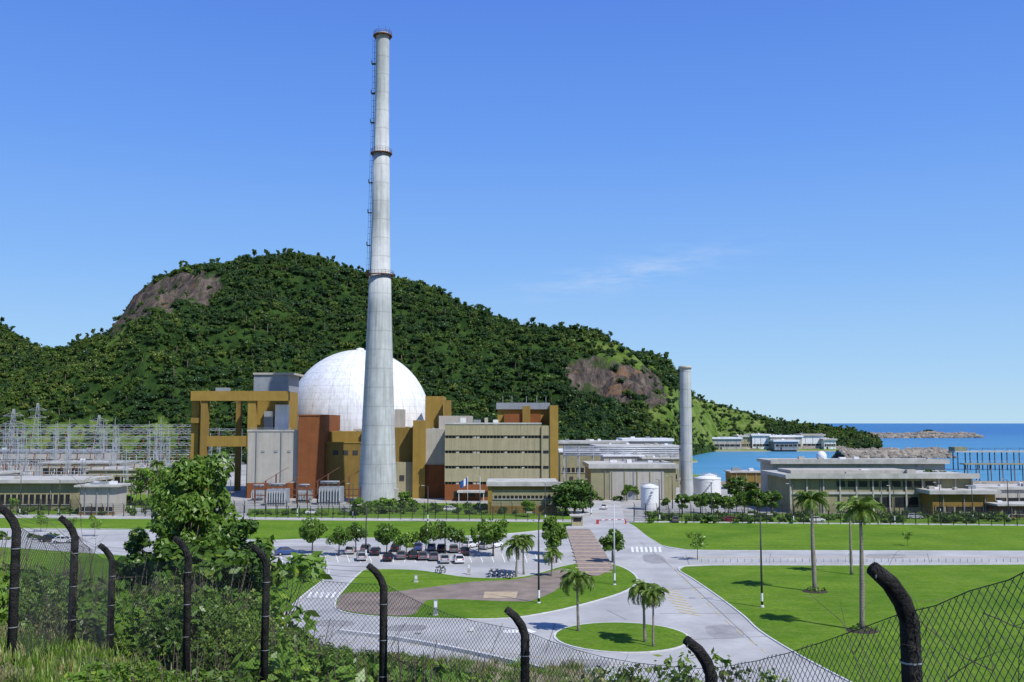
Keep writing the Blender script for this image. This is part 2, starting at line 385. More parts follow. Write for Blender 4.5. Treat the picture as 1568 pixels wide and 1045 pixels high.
# ---------------------------------------------------------------- reactor dome
cx=P(550,640,392)[0];R=28.2;zc=26.
A=Asm('reactor_dome',(cx,392,0))
A['shell'].lathe(cx,392,[(R,0),(R,zc)]+[(R*math.cos(a),zc+R*math.sin(a)) for a in np.linspace(0,math.pi/2-.01,26)[1:]],m_dome,72)
for k in range(24):
    a=2*math.pi*k/24
    A['ribs'].tube([(cx+(R+.02)*math.cos(e)*math.cos(a),392+(R+.02)*math.cos(e)*math.sin(a),zc+(R+.02)*math.sin(e)) for e in np.linspace(0,1.4,14)],.06,m_lgrey,4)
A['cap'].lathe(cx,392,[(1.6,zc+R-.3),(1.6,zc+R+.5),(.1,zc+R+.9)],m_white,16)
A.done()
# ---------------------------------------------------------------- ventilation stack
sx0=P(578,768,312)[0]
def zs(y): return P(578,y,312)[2]
A=Asm('ventilation_stack',(sx0,312,0))
def pr(w): return w/F*312
prof=[(pr(30),0),(pr(26.5),zs(700)),(pr(23.5),zs(620)),(pr(20.5),zs(540)),(pr(18),zs(470)),(pr(17),zs(424)),(pr(16),zs(424)+.02),(pr(14),zs(330)),(pr(12.6),zs(236)),(pr(12),zs(236)+.02),(pr(11),zs(140)),(pr(10.4),zs(52))]
A['shaft'].lathe(sx0,312,prof,m_stack,48,cap=False)
A['shaft'].lathe(sx0,312,[(pr(9.6),zs(52)),(pr(9.6),zs(70))],m_dark,24)
for y,r in ((421,17),(235,12.5),(55,10.6)):
    rr=pr(r);z=zs(y)
    A['platforms'].lathe(sx0,312,[(rr,z-.25),(rr+.9,z-.25),(rr+.9,z),(rr,z)],m_rust,32,cap=False,sm=False)
    for k in range(24):
        a=2*math.pi*k/24;px=sx0+(rr+.8)*math.cos(a);py=312+(rr+.8)*math.sin(a)
        A['railings'].bar((px,py,z),(px,py,z+1.1),.05,m_rust)
        a2=2*math.pi*(k+1)/24
        for h in(.55,1.1): A['railings'].bar((px,py,z+h),(sx0+(rr+.8)*math.cos(a2),312+(rr+.8)*math.sin(a2),z+h),.05,m_rust)
        A['platforms'].bar((sx0+rr*math.cos(a),312+rr*math.sin(a),z-1.4),(px,py,z-.25),.06,m_rust)
def rad(z):
    ps=sorted([(q[1],q[0]) for q in prof]);return float(np.interp(z,[q[0] for q in ps],[q[1] for q in ps]))
zz=list(np.arange(zs(424),zs(52),1.0))
for k in range(len(zz)-1):
    for dy in(-.35,.35):
        A['ladder'].bar((sx0-rad(zz[k])-.35,312+dy,zz[k]),(sx0-rad(zz[k+1])-.35,312+dy,zz[k+1]),.05,m_dark)
    A['ladder'].bar((sx0-rad(zz[k])-.35,311.65,zz[k]),(sx0-rad(zz[k])-.35,312.35,zz[k]),.04,m_dark)
    if k%2==0: 
        A['ladder'].bar((sx0-rad(zz[k]),312,zz[k]),(sx0-rad(zz[k])-1.0,312,zz[k]),.05,m_dark)
        A['ladder'].bar((sx0-rad(zz[k])-1.0,312,zz[k]),(sx0-rad(zz[k])-1.0,312,zz[k]+2),.05,m_dark)
for y in(98,143,188,280,326,376):
    z=zs(y);r=rad(z);A['landings'].box(sx0-r-1.3,sx0-r+.2,311.2,312.8,z-.12,z,m_dark)
    A['landings'].box(sx0-r-1.3,sx0-r-1.22,311.2,312.8,z,z+1.1,m_dark)
for k in range(6):
    a=k*math.pi/3;A['lightning_rods'].bar((sx0+2.16*math.cos(a),312+2.1*math.sin(a),zs(55)),(sx0+2.2*math.cos(a),312+2.1*math.sin(a),zs(43)),.05,m_dark)
A['doorway'].box(sx0+pr(25),sx0+pr(33),309.5,311,0,zs(748),m_lgrey)
A.done()
# ---------------------------------------------------------------- reactor auxiliary block
A=Asm('reactor_auxiliary_building',(P(480,760,330)[0],330,0))
A.bx('walls',379,456,661,740,330,26,m_lgrey);A.bx('base',378,457,740,None,329.7,26,m_brown)
A.bx('walls',456.2,496,637,None,328,30,m_brown)
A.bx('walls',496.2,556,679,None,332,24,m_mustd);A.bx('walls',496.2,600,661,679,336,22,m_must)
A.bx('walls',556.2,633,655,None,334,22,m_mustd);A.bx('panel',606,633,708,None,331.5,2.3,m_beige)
A.bx('tower',632,651,644,None,329,14,m_must)
A.bx('walls',651.2,681,657,712,331,24,m_lgrey);A.bx('base',651.2,681,712.2,None,330.6,24,m_brown)
A.bx('roof_house',604,617,627,657,342,8,m_lgrey)
A.bx('roof_parapet',378.5,456,658.5,661,329.8,.5,m_roof);A.bx('roof_parapet',456,496.4,635,637,327.8,31,m_brown)
A.bx('roof_parapet',496.3,556,677,679,331.8,.6,m_must)
A.bx('walls',540,655,657,None,346,20,m_lgrey)
for x in (510,525,540): A.bx('louvres',x,x+8,690,697,331.9,.2,m_dark)
for x in (565,585,612): A.bx('louvres',x,x+7,728,736,331.3,.25,m_dark)
A.bx('upper_block',388,441,600,660,352,16,m_must);A.bx('penthouse',388.5,441,574,599.8,351,18,m_grey)
A.bx('penthouse_roof',387.5,450,571,574,350.5,19,m_lgrey)
A.bx('duct',421,441,620,658,350,1.8,m_white);A.bx('duct',404,418,630,659,350.4,1.4,m_grey)
A.bx('upper_block',651,678,607,660,360,18,m_must);A.bx('upper_block',672,721,637,662,350,18,m_lgrey)
A.bx('roof_duct',680,690,613,637,356,4,m_mustd)
for x in(392,430): A.bx('drain_pipe',x,x+1,660,740,329.6,.3,m_grey)
for x,y in((400,690),(420,690),(440,690)): A.bx('wall_vents',x,x+5,y,y+3,329.85,.12,m_grey)
for i,x in enumerate((462,484,520,548,590,624,640,662)):
    X,_,z=P(x,(663,640,664,664,658,658,648,660)[i],340);A['vents'].lathe(X,341,[(.5,z-3),(.5,z+.6),(.8,z+.6),(.8,z+1)],m_steel,10)
for k in range(24):
    X,_,z=P(382+k*3,661,331);A['guard_rail'].bar((X,330.5,z),(X,330.5,z+1.2),.04,m_steel)
X,_,z=P(380,661,331);X2=P(455,661,331)[0]
for hh in(.7,1.2): A['guard_rail'].bar((X,330.5,z+hh),(X2,330.5,z+hh),.04,m_steel)
A.done()
A=Asm('crane_gantry_frame',(P(340,700,344)[0],344,0))
A.bx('columns',292,303,601,None,346,3,m_must);A.bx('columns',306,316,612,None,343,2.5,m_mustd)
A.bx('columns',378,390,612,None,343,2.5,m_must)
A.bx('beams',292,441,599,614,342.5,3,m_must);A.bx('beams',316,378,668,684,343.3,2,m_must)
A.bx('beams',292,306,640,648,344,6,m_mustd);A.bx('beams',303,306,601,608,346,24,m_must)
A.bx('columns',360,367,614,None,366,2.5,m_mustd);A.bx('beams',300,388,600,610,366,2.5,m_mustd)
A.bx('crane_trolley',330,350,594,599,343,2.5,m_grey)
A.done()
# ---------------------------------------------------------------- office
Yo=320
A=Asm('office_building',(P(760,760,Yo)[0],Yo,0))
X0,X1,_,_=A.bx('core',682,829,651.5,None,Yo+.9,26,m_beige)
for a,b2 in ((650,667),(671.5,690),(694.5,713.5),(718,738)):
    Xa=P(681,700,Yo)[0];Xb=P(829,700,Yo)[0];n=14
    z1=P(700,a,Yo)[2];z0=P(700,b2,Yo)[2]
    for i in range(n):
        A['facade_panels'].box(Xa+(Xb-Xa)*i/n+.015,Xa+(Xb-Xa)*(i+1)/n-.015,Yo,Yo+.8,z0,z1,m_beige)
for a,b2 in ((667,671.5),(690,694.5),(713.5,718),(738,742)):
    z1=P(700,a,Yo)[2];z0=P(700,b2,Yo)[2]
    A['windows'].box(Xa+.2,Xb-.2,Yo+.55,Yo+.7,z0,z1,m_glass)
    for i in range(29):
        x=Xa+(Xb-Xa)*i/28;A['mullions'].box(x-.06,x+.08 if i%4 else x+.2,Yo+.4,Yo+.5,z0,z1,m_beige)
    for i in (3,8,9,17,22):
        x=Xa+(Xb-Xa)*(i+.3)/28;A['air_conditioners'].box(x,x+.9,Yo+.1,Yo+.39,z0+.002,z0+.55,m_lgrey)
A.bx('ground_storey',681,829,742.2,None,Yo+.1,.7,m_brown)
for i in range(7):
    xx=Xa+3+i*4.3;A['ground_windows'].box(xx,xx+2.6,Yo+.02,Yo+.09,1.2,3,m_glass)
A.bx('stair_tower',829.2,842,652,None,Yo-.6,8,m_beige);A.bx('stair_tower_side',842.2,855,621,None,Yo-1,26,m_must)
for y in (668,691,714.5,739): A.bx('tower_windows',832,840,y-.8,y+3,Yo-.75,.1,m_glass)
A.bx('roof_parapet',680.6,829.4,647.5,649.8,Yo-.2,.8,m_roof)
A.bx('penthouse',762,843,627,650,Yo+10,14,m_must);A.bx('penthouse_roof',760,842,617,627,Yo+9,15,m_grey)
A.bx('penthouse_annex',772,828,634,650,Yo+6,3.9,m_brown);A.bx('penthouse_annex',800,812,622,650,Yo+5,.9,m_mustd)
for i,x in enumerate((690,705,725,742,755)): A.bx('roof_units',x,x+5+i%3*3,643-i%2*3,650,Yo+5+i,3,(m_lgrey,m_white,m_grey)[i%3])
for x in(770,784,806,822,836):
    X,_,z=P(x,617,Yo+12);A['antennas'].bar((X,Yo+12,z),(X,Yo+12,z+2.2),.08,m_steel)
A.bx('entrance_canopy',700,742,752,755,Yo-4,4,m_roof)
for x in(702,740): A.bx('canopy_posts',x,x+1.2,755,None,Yo-3.8,.4,m_roof)
A.done()
Ya=275
A=Asm('gatehouse_building',(P(800,785,Ya)[0],Ya,0))
A.bx('walls',748,852,745,None,Ya,16,m_olive);A.bx('roof',745,855,738.5,744.8,Ya-1,18,m_roof)
A.bx('band',748,852,745.2,750,Ya-.1,.1,m_mustd)
X0=P(756,760,Ya)[0];X1=P(844,760,Ya)[0];A.windows(X0,X1,4.0,4.9,Ya,14)
A.bx('base_wall',747.6,852.4,775,None,Ya-.15,.15,m_mustd);A.bx('corner_pier',747,753,745,None,Ya-.3,1,m_must)
A.door(P(838,780,Ya)[0],Ya);A.done()
# ---------------------------------------------------------------- generic low building
def lowb(name,x0,x1,yt,Y,dep,wall,roof,nwin=10,wz=(1.2,2.6),over=1.0,rt=.5,base=None,para=False,zb=0.,rows=1):
    ym=(yt+648+25*1500/Y)/2
    X0=P(x0,ym,Y)[0];X1=P(x1,ym,Y)[0];z1=P(x0,yt,Y)[2]
    A=Asm(name,((X0+X1)/2,Y,0))
    A['walls'].box(X0,X1,Y,Y+dep,zb-.3,z1-rt,wall)
    A['roof'].box(X0-over,X1+over,Y-over,Y+dep+over,z1-rt,z1,roof)
    if para: A['parapet'].box(X0-over,X1+over,Y-over-.15,Y-over-.003,z1-rt-.15,z1+.4,m_roof)
    if nwin:
        for r in range(rows):
            dz=r*3.2;A.windows(X0+(X1-X0)*.04,X1-(X1-X0)*.04,zb+wz[0]+dz,zb+wz[1]+dz,Y,nwin,.22)
    if base: A['plinth'].box(X0-.08,X1+.08,Y-.08,Y,zb-.3,zb+.9,base)
    A['door'].box((X0*.72+X1*.28)-.8,(X0*.72+X1*.28)+.8,Y-.16,Y-.11,zb+.02,zb+2.3,m_dark)
    for k in range(6):
        xx=X0+(X1-X0)*random.uniform(.05,.92);yy=Y+dep*random.uniform(.1,.7)
        A['roof_units'].box(xx,xx+random.uniform(.8,2.4),yy,yy+1.5,z1,z1+random.uniform(.4,1.2),random.choice((m_lgrey,m_grey,m_white)))
    for k in range(3):
        xx=X0+(X1-X0)*(k+.5)/3;A['downpipes'].box(xx-.08,xx+.08,Y-.4,Y-.26,zb,z1-rt,m_grey)
    return A,X0,X1,z1
lowb('maintenance_building',-120,118,735,286,20,m_olive,m_roof,24,(1.6,4.4),1.6,.9)[0].done()
lowb('guard_building',122,176,743,270,8,m_lgrey,m_roof,4,(1.,2.2),1.2,.5,m_mustd)[0].done()
lowb('storage_building',135,300,718,350,22,m_olive,m_roof,14,(3,6),.6,.6)[0].done()
lowb('storage_building',60,180,708,420,24,m_beige,m_roof,10,(3,6),.6,.6)[0].done()
lowb('switchgear_building',-40,150,690,520,24,m_lgrey,m_grey,12,(3,6),.6,.8)[0].done()
lowb('storage_building',-160,-20,726,330,22,m_lgrey,m_roof,10,(3,5),.6,.6)[0].done()
A,X0,X1,z1=lowb('workshop_building',905,1035,711,322,26,m_olive,m_roof,0,over=.8,rt=1.4)
A['side_panel'].box(X0+(X1-X0)*.22,X0+(X1-X0)*.86,321.8,321.99,.3,z1-2.2,m_lgrey)
for i in range(4):
    xx=X0+(X1-X0)*(.24+.15*i);A['pilasters'].box(xx,xx+.3,321.6,321.79,.3,z1-2.2,m_olive)
A['roller_door'].box(X0+(X1-X0)*.4,X0+(X1-X0)*.52,321.7,321.78,.05,4.5,m_grey)
A.done()
lowb('warehouse',858,918,690,420,30,m_olive,m_white,8,(4,6),.6,.8)[0].done()
lowb('warehouse',915,1045,683,455,40,m_grey,m_roof,12,(5,8),.6,1.2,rows=2)[0].done()
lowb('warehouse',845,960,676,500,30,m_beige,m_roof,8,(6,9),.6,1.2)[0].done()
lowb('warehouse',955,1030,672,540,30,m_lgrey,m_white,6,(6,9),.8,1.4)[0].done()
lowb('pump_house',925,985,697,395,14,m_lgrey,m_white,4,(3,5),.5,.6)[0].done()
lowb('pump_house',985,1040,701,385,14,m_olive,m_roof,4,(3,5),.5,.6)[0].done()
mb=MB()
for k in range(5):
    z=12+k*.8;Y=398+k*2
    mb.tube([P(862,720,Y)[:2]+(z,),P(1040,720,Y)[:2]+(z,)],.35,m_steel,8)
for x in range(865,1041,22):
    X=P(x,720,398)[0];mb.bar((X,398,0),(X,398,15.5),.2,m_steel);mb.bar((X,406,0),(X,406,15.5),.2,m_steel);mb.bar((X,398,11.5),(X,406,11.5),.2,m_steel)
mb.obj('pipe_rack')
Xs=P(1052,760,330)[0]
A=Asm('slim_stack',(Xs,330,0));zt=P(1052,565,330)[2]
A['shaft'].lathe(Xs,330,[(2.0,0),(1.95,zt*.5),(1.85,zt)],m_stack,28,cap=False)
A['rim'].lathe(Xs,330,[(1.85,zt),(2.15,zt),(2.15,zt+.9),(1.7,zt+.9),(1.7,zt-1)],m_lgrey,28,cap=False)
for z in range(2,int(zt),1): A['ladder'].bar((Xs-2.25,329.6,z),(Xs-2.25,330.4,z),.05,m_dark)
for d in(-.4,.4): A['ladder'].bar((Xs-2.25,330+d,0),(Xs-2.15,330+d,zt),.06,m_dark)
A.done()
def tank(x0,x1,yt,Y):
    X0=P(x0,745,Y)[0];X1=P(x1,745,Y)[0];z=P(x0,yt,Y)[2];r=(X1-X0)/2;c=(X0+X1)/2
    A=Asm('storage_tank',(c,Y+r,0));A['shell'].lathe(c,Y+r,[(r,0),(r,z-.3)],m_white,36,cap=False)
    A['roof'].lathe(c,Y+r,[(r+.1,z-.3),(r+.1,z),(r*.5,z+.5),(.05,z+.8)],m_white,36,cap=False)
    for k in range(36):
        a=2*math.pi*k/36;b_=2*math.pi*(k+1)/36
        A['railing'].bar((c+r*math.cos(a),Y+r+r*math.sin(a),z+1),(c+r*math.cos(b_),Y+r+r*math.sin(b_),z+1),.04,m_steel)
        A['railing'].bar((c+r*math.cos(a),Y+r+r*math.sin(a),z),(c+r*math.cos(a),Y+r+r*math.sin(a),z+1),.03,m_steel)
    for i in range(8):
        a=-2.2+.12*i;A['stairs'].box(c+(r+.3)*math.cos(a)-.3,c+(r+.3)*math.cos(a)+.3,Y+r+(r+.4)*math.sin(a)-.3,Y+r+(r+.4)*math.sin(a),i*z/8,i*z/8+.15,m_grey)
    A.done()
tank(983,1011,746,284);tank(1066,1108,733,338);tank(1078,1100,729,372)
# ---------------------------------------------------------------- right complex
A,X0,X1,z1=lowb('administration_building',1184,1448,705,318,16,m_lgrey,m_roof,0,over=1,rt=1.0,para=True);A.done()
A,X0,X1,z1=lowb('laboratory_building',1210,1488,727,276,24,m_olive,m_roof,0,over=1.6,rt=.9,para=True)
A['roof_rear'].box(X0+2,X1-14,282,296,z1+.02,z1+.9,m_lgrey)
for i in range(9):
    xx=X0+13+i*3.1;A['upper_windows'].box(xx,xx+2.4,275.9,275.99,z1-3.4,z1-1.8,m_glass)
for i in range(7):
    xx=X0+22+i*3.6;A['lower_windows'].box(xx,xx+2.8,275.9,275.99,1.6,4.4,m_glass)
for i in range(12):
    xx=X0+i*(X1-X0)/11;A['pilasters'].box(xx-.2,xx+.2,275.5,275.88,0,z1-.95,m_lgrey)
A['floor_band'].box(X0,X1,275.6,275.86,5.2,5.9,m_roof);A.done()
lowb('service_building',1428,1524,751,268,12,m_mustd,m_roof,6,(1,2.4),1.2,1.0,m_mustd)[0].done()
lowb('storage_building',1500,1620,746,300,14,m_lgrey,m_roof,6,(1,2.4),.6,.8)[0].done()
lowb('kiosk_building',1530,1640,772,262,8,m_brown,m_roof,5,(1,2.2),.8,.5)[0].done()
lowb('pump_house',1120,1165,722,372,10,m_mustd,m_roof,4,(1,2.4),.6,.5)[0].done()
for x0,x1,yt,Y,w,rf in ((1092,1135,670,928,m_lgrey,m_white),(1132,1150,667,940,m_beige,m_roof),(1152,1178,665,938,m_white,m_white),(1180,1228,667,935,m_lgrey,m_white),(1228,1262,665,950,m_white,m_lgrey),(1186,1222,674,921,m_grey,m_white),(1262,1280,672,940,m_white,m_roof)):
    lowb('harbour_shed',x0,x1,yt,Y,25,w,rf,5,(3,5),1.2,1.6)[0].done()
A=Asm('radome',(P(1258,700,470)[0],470,0));X,_,z=P(1258,702,470)
A['tower'].box(X-3,X+3,467,473,-9,z,m_white);A['dome'].lathe(X,470,[(2.4*math.cos(a),z+1+2.4*math.sin(a)) for a in np.linspace(-.4,1.55,9)],m_white,18);A.done()
def transformer(px,Y,w=6,h=5):
    X=P(px,760,Y)[0];A=Asm('power_transformer',(X,Y,0))
    A['plinth'].box(X-w/2-.5,X+w/2+.5,Y-.5,Y+4.5,0,.5,m_roof)
    A['tank'].box(X-w/2,X+w/2,Y,Y+4,.5,h,m_grey)
    for i in range(8): A['radiators'].box(X-w/2+i*w/8+.1,X-w/2+i*w/8+.4,Y-1,Y-.003,.9,h-.5,m_steel)
    A['conservator'].tube([(X-w/2,Y+2,h+1.2),(X+w/3,Y+2,h+1.2)],.55,m_grey,12)
    for i in range(3):
        for k in range(5): A['bushings'].lathe(X-w/3+i*w/3,Y+1.3,[(.14,h+k*.3),(.28,h+k*.3+.08),(.14,h+k*.3+.16)],m_brown,8)
    A['bushings'].bar((X-w/3,Y+1.3,h+1.6),(X+w/3,Y+1.3,h+1.6),.06,m_steel)
    A.done()
transformer(424,300);transformer(506,303,7,5.5);transformer(395,318,4,3.5);transformer(465,312,4,4)
mb=MB()
for i in range(11):
    X=P(390+i*16,760,308)[0];h=5+((i*7)%5)
    mb.box(X-.2,X+.2,308,308.4,0,h,m_rust)
    if i<10: mb.box(X+.21,X+3.1,308.05,308.35,4.2,4.5,m_rust);mb.box(X+.21,X+3.1,308.05,308.35,2.4,2.7,m_rust)
    mb.bar((X,308,h),(X+2.5,314,h+2),.08,m_rust)
mb.obj('cable_support_frame')
# switchyard
def lattice(mb,p,q,w,r,mat,n=8):
    p=Vector(p);q=Vector(q);d=(q-p).normalized()
    a=(d.cross(Vector((0,1,0))) if abs(d.z)>.5 else Vector((0,0,1)));a.normalize();b=Vector((0,1,0))
    for sa in(-1,1):
        for sb in(-1,1):
            mb.bar(p+a*sa*w/2+b*sb*w/2,q+a*sa*w/2+b*sb*w/2,r,mat)
    for i in range(n):
        t0,t1=i/n,(i+1)/n;s=1 if i%2 else -1
        for sb in(-1,1): mb.bar(p.lerp(q,t0)+a*s*w/2+b*sb*w/2,p.lerp(q,t1)-a*s*w/2+b*sb*w/2,r*.7,mat)
mb=MB();ins=MB()
for Y,h,x0,x1,sp in ((345,12,-180,-118,15),(365,15,-180,-112,16),(395,17,-235,-120,19),(430,19,-260,-128,22),(470,21,-290,-130,24),(515,22,-310,-140,24),(560,24,-330,-150,26)):
    X=x0;prev=None
    while X<=x1:
        lattice(mb,(X,Y,0),(X,Y,h),1.1,.09,m_steel,9);mb.bar((X,Y,h),(X,Y,h+4),.1,m_steel)
        if prev is not None:
            lattice(mb,(prev,Y,h-.5),(X,Y,h-.5),1.0,.08,m_steel,10)
            for k in(.2,.5,.8):
                xx=prev+(X-prev)*k;ins.tube([(xx,Y,h-1),(xx,Y-.5,h-3.2)],.17,m_brown,6)
                ins.bar((xx,Y-.5,h-3.2),(xx,Y+35,h-2.6),.05,m_steel)
        prev=X;X+=sp
    for X in np.arange(x0,x1,4.):
        z=random.uniform(3,6.5);mb.bar((X,Y-9,0),(X,Y-9,z),.14,m_steel)
        ins.tube([(X,Y-9,z),(X,Y-9,z+1.8)],.22,random.choice([m_brown,m_lgrey]),6)
        mb.bar((X+2,Y-14,0),(X+2,Y-14,z*.8),.14,m_lgrey);ins.tube([(X+2,Y-14,z*.8),(X+2,Y-14,z*.8+1.5)],.2,m_lgrey,6)
        if random.random()<.25: ins.box(X,X+1.6,Y-12,Y-10.5,0,2.2,m_grey)
    mb.tube([(x0,Y-9,7.5),(x1,Y-9,7.5)],.1,m_steel,6)
A=Asm('electrical_switchyard',(-180,450,0));A.p={'gantries':mb,'insulators':ins};A.done()
tw=[]
for px,Y,h in ((55,640,38),(18,560,33),(150,620,30)):
    X=P(px,700,Y)[0];b=MB();tw.append((X,Y,h))
    for sx_ in(-1,1):
        for sy in(-1,1): b.bar((X+sx_*3,Y+sy*3,0),(X+sx_*.4,Y+sy*.4,h),.15,m_steel)
    for k in range(9):
        t=k/9;w=3-(2.6*t);t2=(k+1)/9;w2=3-2.6*t2
        b.bar((X-w,Y-w,h*t),(X+w2,Y-w2,h*t2),.1,m_steel);b.bar((X+w,Y-w,h*t),(X-w2,Y-w2,h*t2),.1,m_steel)
    for z in(h*.75,h*.88): b.bar((X-6,Y,z),(X+6,Y,z),.15,m_steel);b.bar((X-6,Y,z),(X,Y,z+2),.1,m_steel);b.bar((X+6,Y,z),(X,Y,z+2),.1,m_steel)
    b.obj('transmission_tower')
mb=MB()
for a_,b_ in((tw[0],(-420,600,36)),(tw[0],(-150,470,22)),(tw[1],(-450,500,36)),(tw[1],(-130,430,20))):
    for o_ in(-6,0,6):
        p=Vector((a_[0]+o_,a_[1],a_[2]*.88));q=Vector((b_[0]+o_,b_[1],b_[2]));mb.tube([p.lerp(q,t/12)-Vector((0,0,6*math.sin(math.pi*t/12))) for t in range(13)],.05,m_dark,3,False,False)
mb.obj('power_lines')
# ---------------------------------------------------------------- perimeter fences
def barfence(name,a,b_,h=3.2,sp=3.,off=0.,gap=None,wall=None):
    mb=MB();a=Vector(a);b_=Vector(b_);L=(b_-a).length;d=(b_-a)/L;n=int(L/sp)
    for i in range(n+1):
        p=a+d*i*sp
        px=proj(p.x,p.y,0)[0]
        if gap and gap[0]<px<gap[1]: continue
        mb.box(p.x-.09,p.x+.09,p.y-.09,p.y+.09,0,h,m_post);mb.bar((p.x,p.y,h),(p.x-.3,p.y-.3,h+.5),.06,m_post)
        q=a+d*(i+1)*sp
        pq=proj(q.x,q.y,0)[0]
        if gap and gap[0]<pq<gap[1]: continue
        for k in range(6):
            z=.3+k*(h-.4)/5;mb.bar((p.x,p.y,z),(q.x,q.y,z),.03,m_wire)
        for k in(.15,.35): mb.bar((p.x-k*.6,p.y-k*.6,h+k),(q.x-k*.6,q.y-k*.6,h+k),.02,m_wire)
        for k in range(1,10):
            s=p.lerp(q,k/10);mb.bar((s.x,s.y,.3),(s.x,s.y,h-.1),.022,m_wire)
        if wall: mb.box(min(p.x,q.x),max(p.x,q.x),min(p.y,q.y)-.06,max(p.y,q.y)+.06,0,.25,wall)
    mb.obj(name)
barfence('perimeter_fence',G(-150,789),G(1750,807),gap=(872,958),wall=m_kerb)
barfence('perimeter_fence',G(-150,781),G(1750,798),gap=(880,955))
mb=MB()
for x in range(1075,1600,11):
    X,Y=G(x,861);mb.lathe(X,Y,[(.1,0),(.1,.6),(.04,.68)],m_lgrey,8)
mb.obj('bollard_row')
X,Y=G(915,803);mb=MB();mb.box(X-.3,X+.3,Y-.3,Y+.3,0,1.1,m_red);mb.tube([(X,Y,1),(X+7,Y,1.15)],.09,m_red,6);mb.box(X+6.8,X+7.1,Y-.15,Y+.15,0,1,m_red)
for k in range(4): mb.tube([(X+1+k*1.6,Y-.005,1.02+k*.035),(X+1.7+k*1.6,Y-.005,1.04+k*.035)],.1,m_white,6)
mb.obj('barrier_gate')
X,Y=G(884,806);A=Asm('gate_booth',(X,Y,0));A['walls'].box(X-1.3,X+1.3,Y,Y+2.4,0,2.4,m_beige);A['roof'].box(X-1.8,X+1.8,Y-.5,Y+2.9,2.4,2.65,m_roof)
A['windows'].box(X-.95,X+.95,Y-.05,Y-.01,1.1,2.,m_glass);A['door'].box(X+1.31,X+1.35,Y+.6,Y+1.5,.02,2.1,m_dark);A.done()
# ---------------------------------------------------------------- foliage prototypes
def tree_mesh(name,h,cr,ch,tr,nc,nl,ls,mat,seed,rs_=(.28,.46)):
    global rng
    rng=np.random.default_rng(seed);rd_=random.Random(seed);mb=MB()
    zc=h-ch/2;cs=[];rs=[]
    for i in range(nc):
        a=i*2.399+rd_.random();rr=cr*.74*math.sqrt(rd_.uniform(.1,1));zz=zc+ch*.40*(rd_.uniform(-1,1))
        k=math.sqrt(max(.15,1-((zz-zc)/(ch*.55))**2));cs.append((rr*k*math.cos(a),rr*k*math.sin(a),zz));rs.append(cr*rd_.uniform(*rs_))
    tt=h-ch*.75
    lean=rd_.uniform(-.3,.3)
    mb.tube([(0,0,-.3),(lean*.3,0,tt*.5),(lean,0,tt),(lean*.8,.1,h-ch*.35)],[tr*1.2,tr*.85,tr*.65,tr*.25],m_bark,7)
    for c in cs:
        s0=Vector((lean,0,tt*rd_.uniform(.8,1.2)));e=Vector(c);mid=s0.lerp(e,.5)+Vector((0,0,-.06*h))
        mb.tube([s0,mid,e],[tr*.4,tr*.25,tr*.08],m_bark,5)
    mb.leaves(cs,rs,nl,ls,mat)
    return mb.mesh(name)
T_round=[tree_mesh('tree_round_%d'%i,10,3.6,7,.25,17,120,.40,l_tree,10+i,(.22,.42)) for i in range(3)]
T_dark=[tree_mesh('tree_dark_%d'%i,10,4.2,8,.28,20,140,.40,l_treed,20+i,(.22,.42)) for i in range(2)]
T_spread=[tree_mesh('tree_spread_%d'%i,8,4.6,4.6,.2,16,95,.40,(l_tree,l_treed,l_tree,l_lime)[i],30+i,(.2,.38)) for i in range(4)]
T_lime=[tree_mesh('tree_lime_%d'%i,8,3.4,5.2,.15,11,100,.42,l_lime,40+i) for i in range(2)]
T_thin=[tree_mesh('tree_thin_%d'%i,8,3.0,5,.1,9,38,.38,l_lime,50+i) for i in range(2)]
T_big=[tree_mesh('tree_big_%d'%i,14,3.8,9.5,.3,46,170,.24,l_tree if i else l_treed,61+i,(.17,.30)) for i in range(2)]
def tree_at(name,mesh,h0,px,pb,pt,zg=0.,Y=None,sxy=1.):
    if Y is None: X,Y=G(px,pb,zg)
    else: X=P(px,pb,Y)[0]
    ht=P(px,pt,Y)[2]-zg
    o=bpy.data.objects.new(name,mesh);bpy.context.scene.collection.objects.link(o)
    o.location=(X,Y,zg);s=ht/h0;o.scale=(s*sxy,s*sxy*random.uniform(.9,1.1),s);o.rotation_euler=(0,0,random.uniform(0,6.28));return o
for i,(px,pb,pt) in enumerate([(478,848,797),(519,851,810),(545,846,803),(592,849,805),(622,853,815),(652,852,803),(682,848,800),(733,846,808),(755,852,798),(704,846,812)]):
    tree_at('parking_tree',T_spread[(0,2,1,0,3,2,1,3,0,2)[i]],8,px,pb,pt,sxy=(.8,1.,.9,.85,1.1,.8,.95,.8,1.,.8)[i])
for px,pb,pt in [(843,850,792),(852,862,805),(938,862,806)]: tree_at('shade_tree',T_round[px%3],10,px,pb,pt,sxy=1.05)
for px,pb,pt in [(866,788,738),(880,790,735),(893,786,742)]: tree_at('shade_tree',T_dark[px%2],10,px,pb,pt,sxy=1.3)
for px,pb,pt in [(548,790,762),(620,780,752),(808,792,765)]: tree_at('ornamental_tree',T_lime[px%2],8,px,pb,pt,sxy=1.1)
for px,pb,pt in [(1068,858,810),(945,765,740),(1390,836,812),(440,905,858),(145,822,790),(62,815,785),(110,815,790)]: tree_at('young_tree',T_thin[px%2],8,px,pb,pt)
for px,pb,pt in [(1045,788,757),(1073,786,756),(1093,788,760),(1115,790,758),(1140,786,752),(1160,790,745),(1183,788,752),(960,768,742),(972,766,744),(1240,788,768),(1020,782,762),(1290,790,770),(1350,790,770)]: tree_at('yard_tree',T_round[px%3],10,px,pb,pt,sxy=1.2)
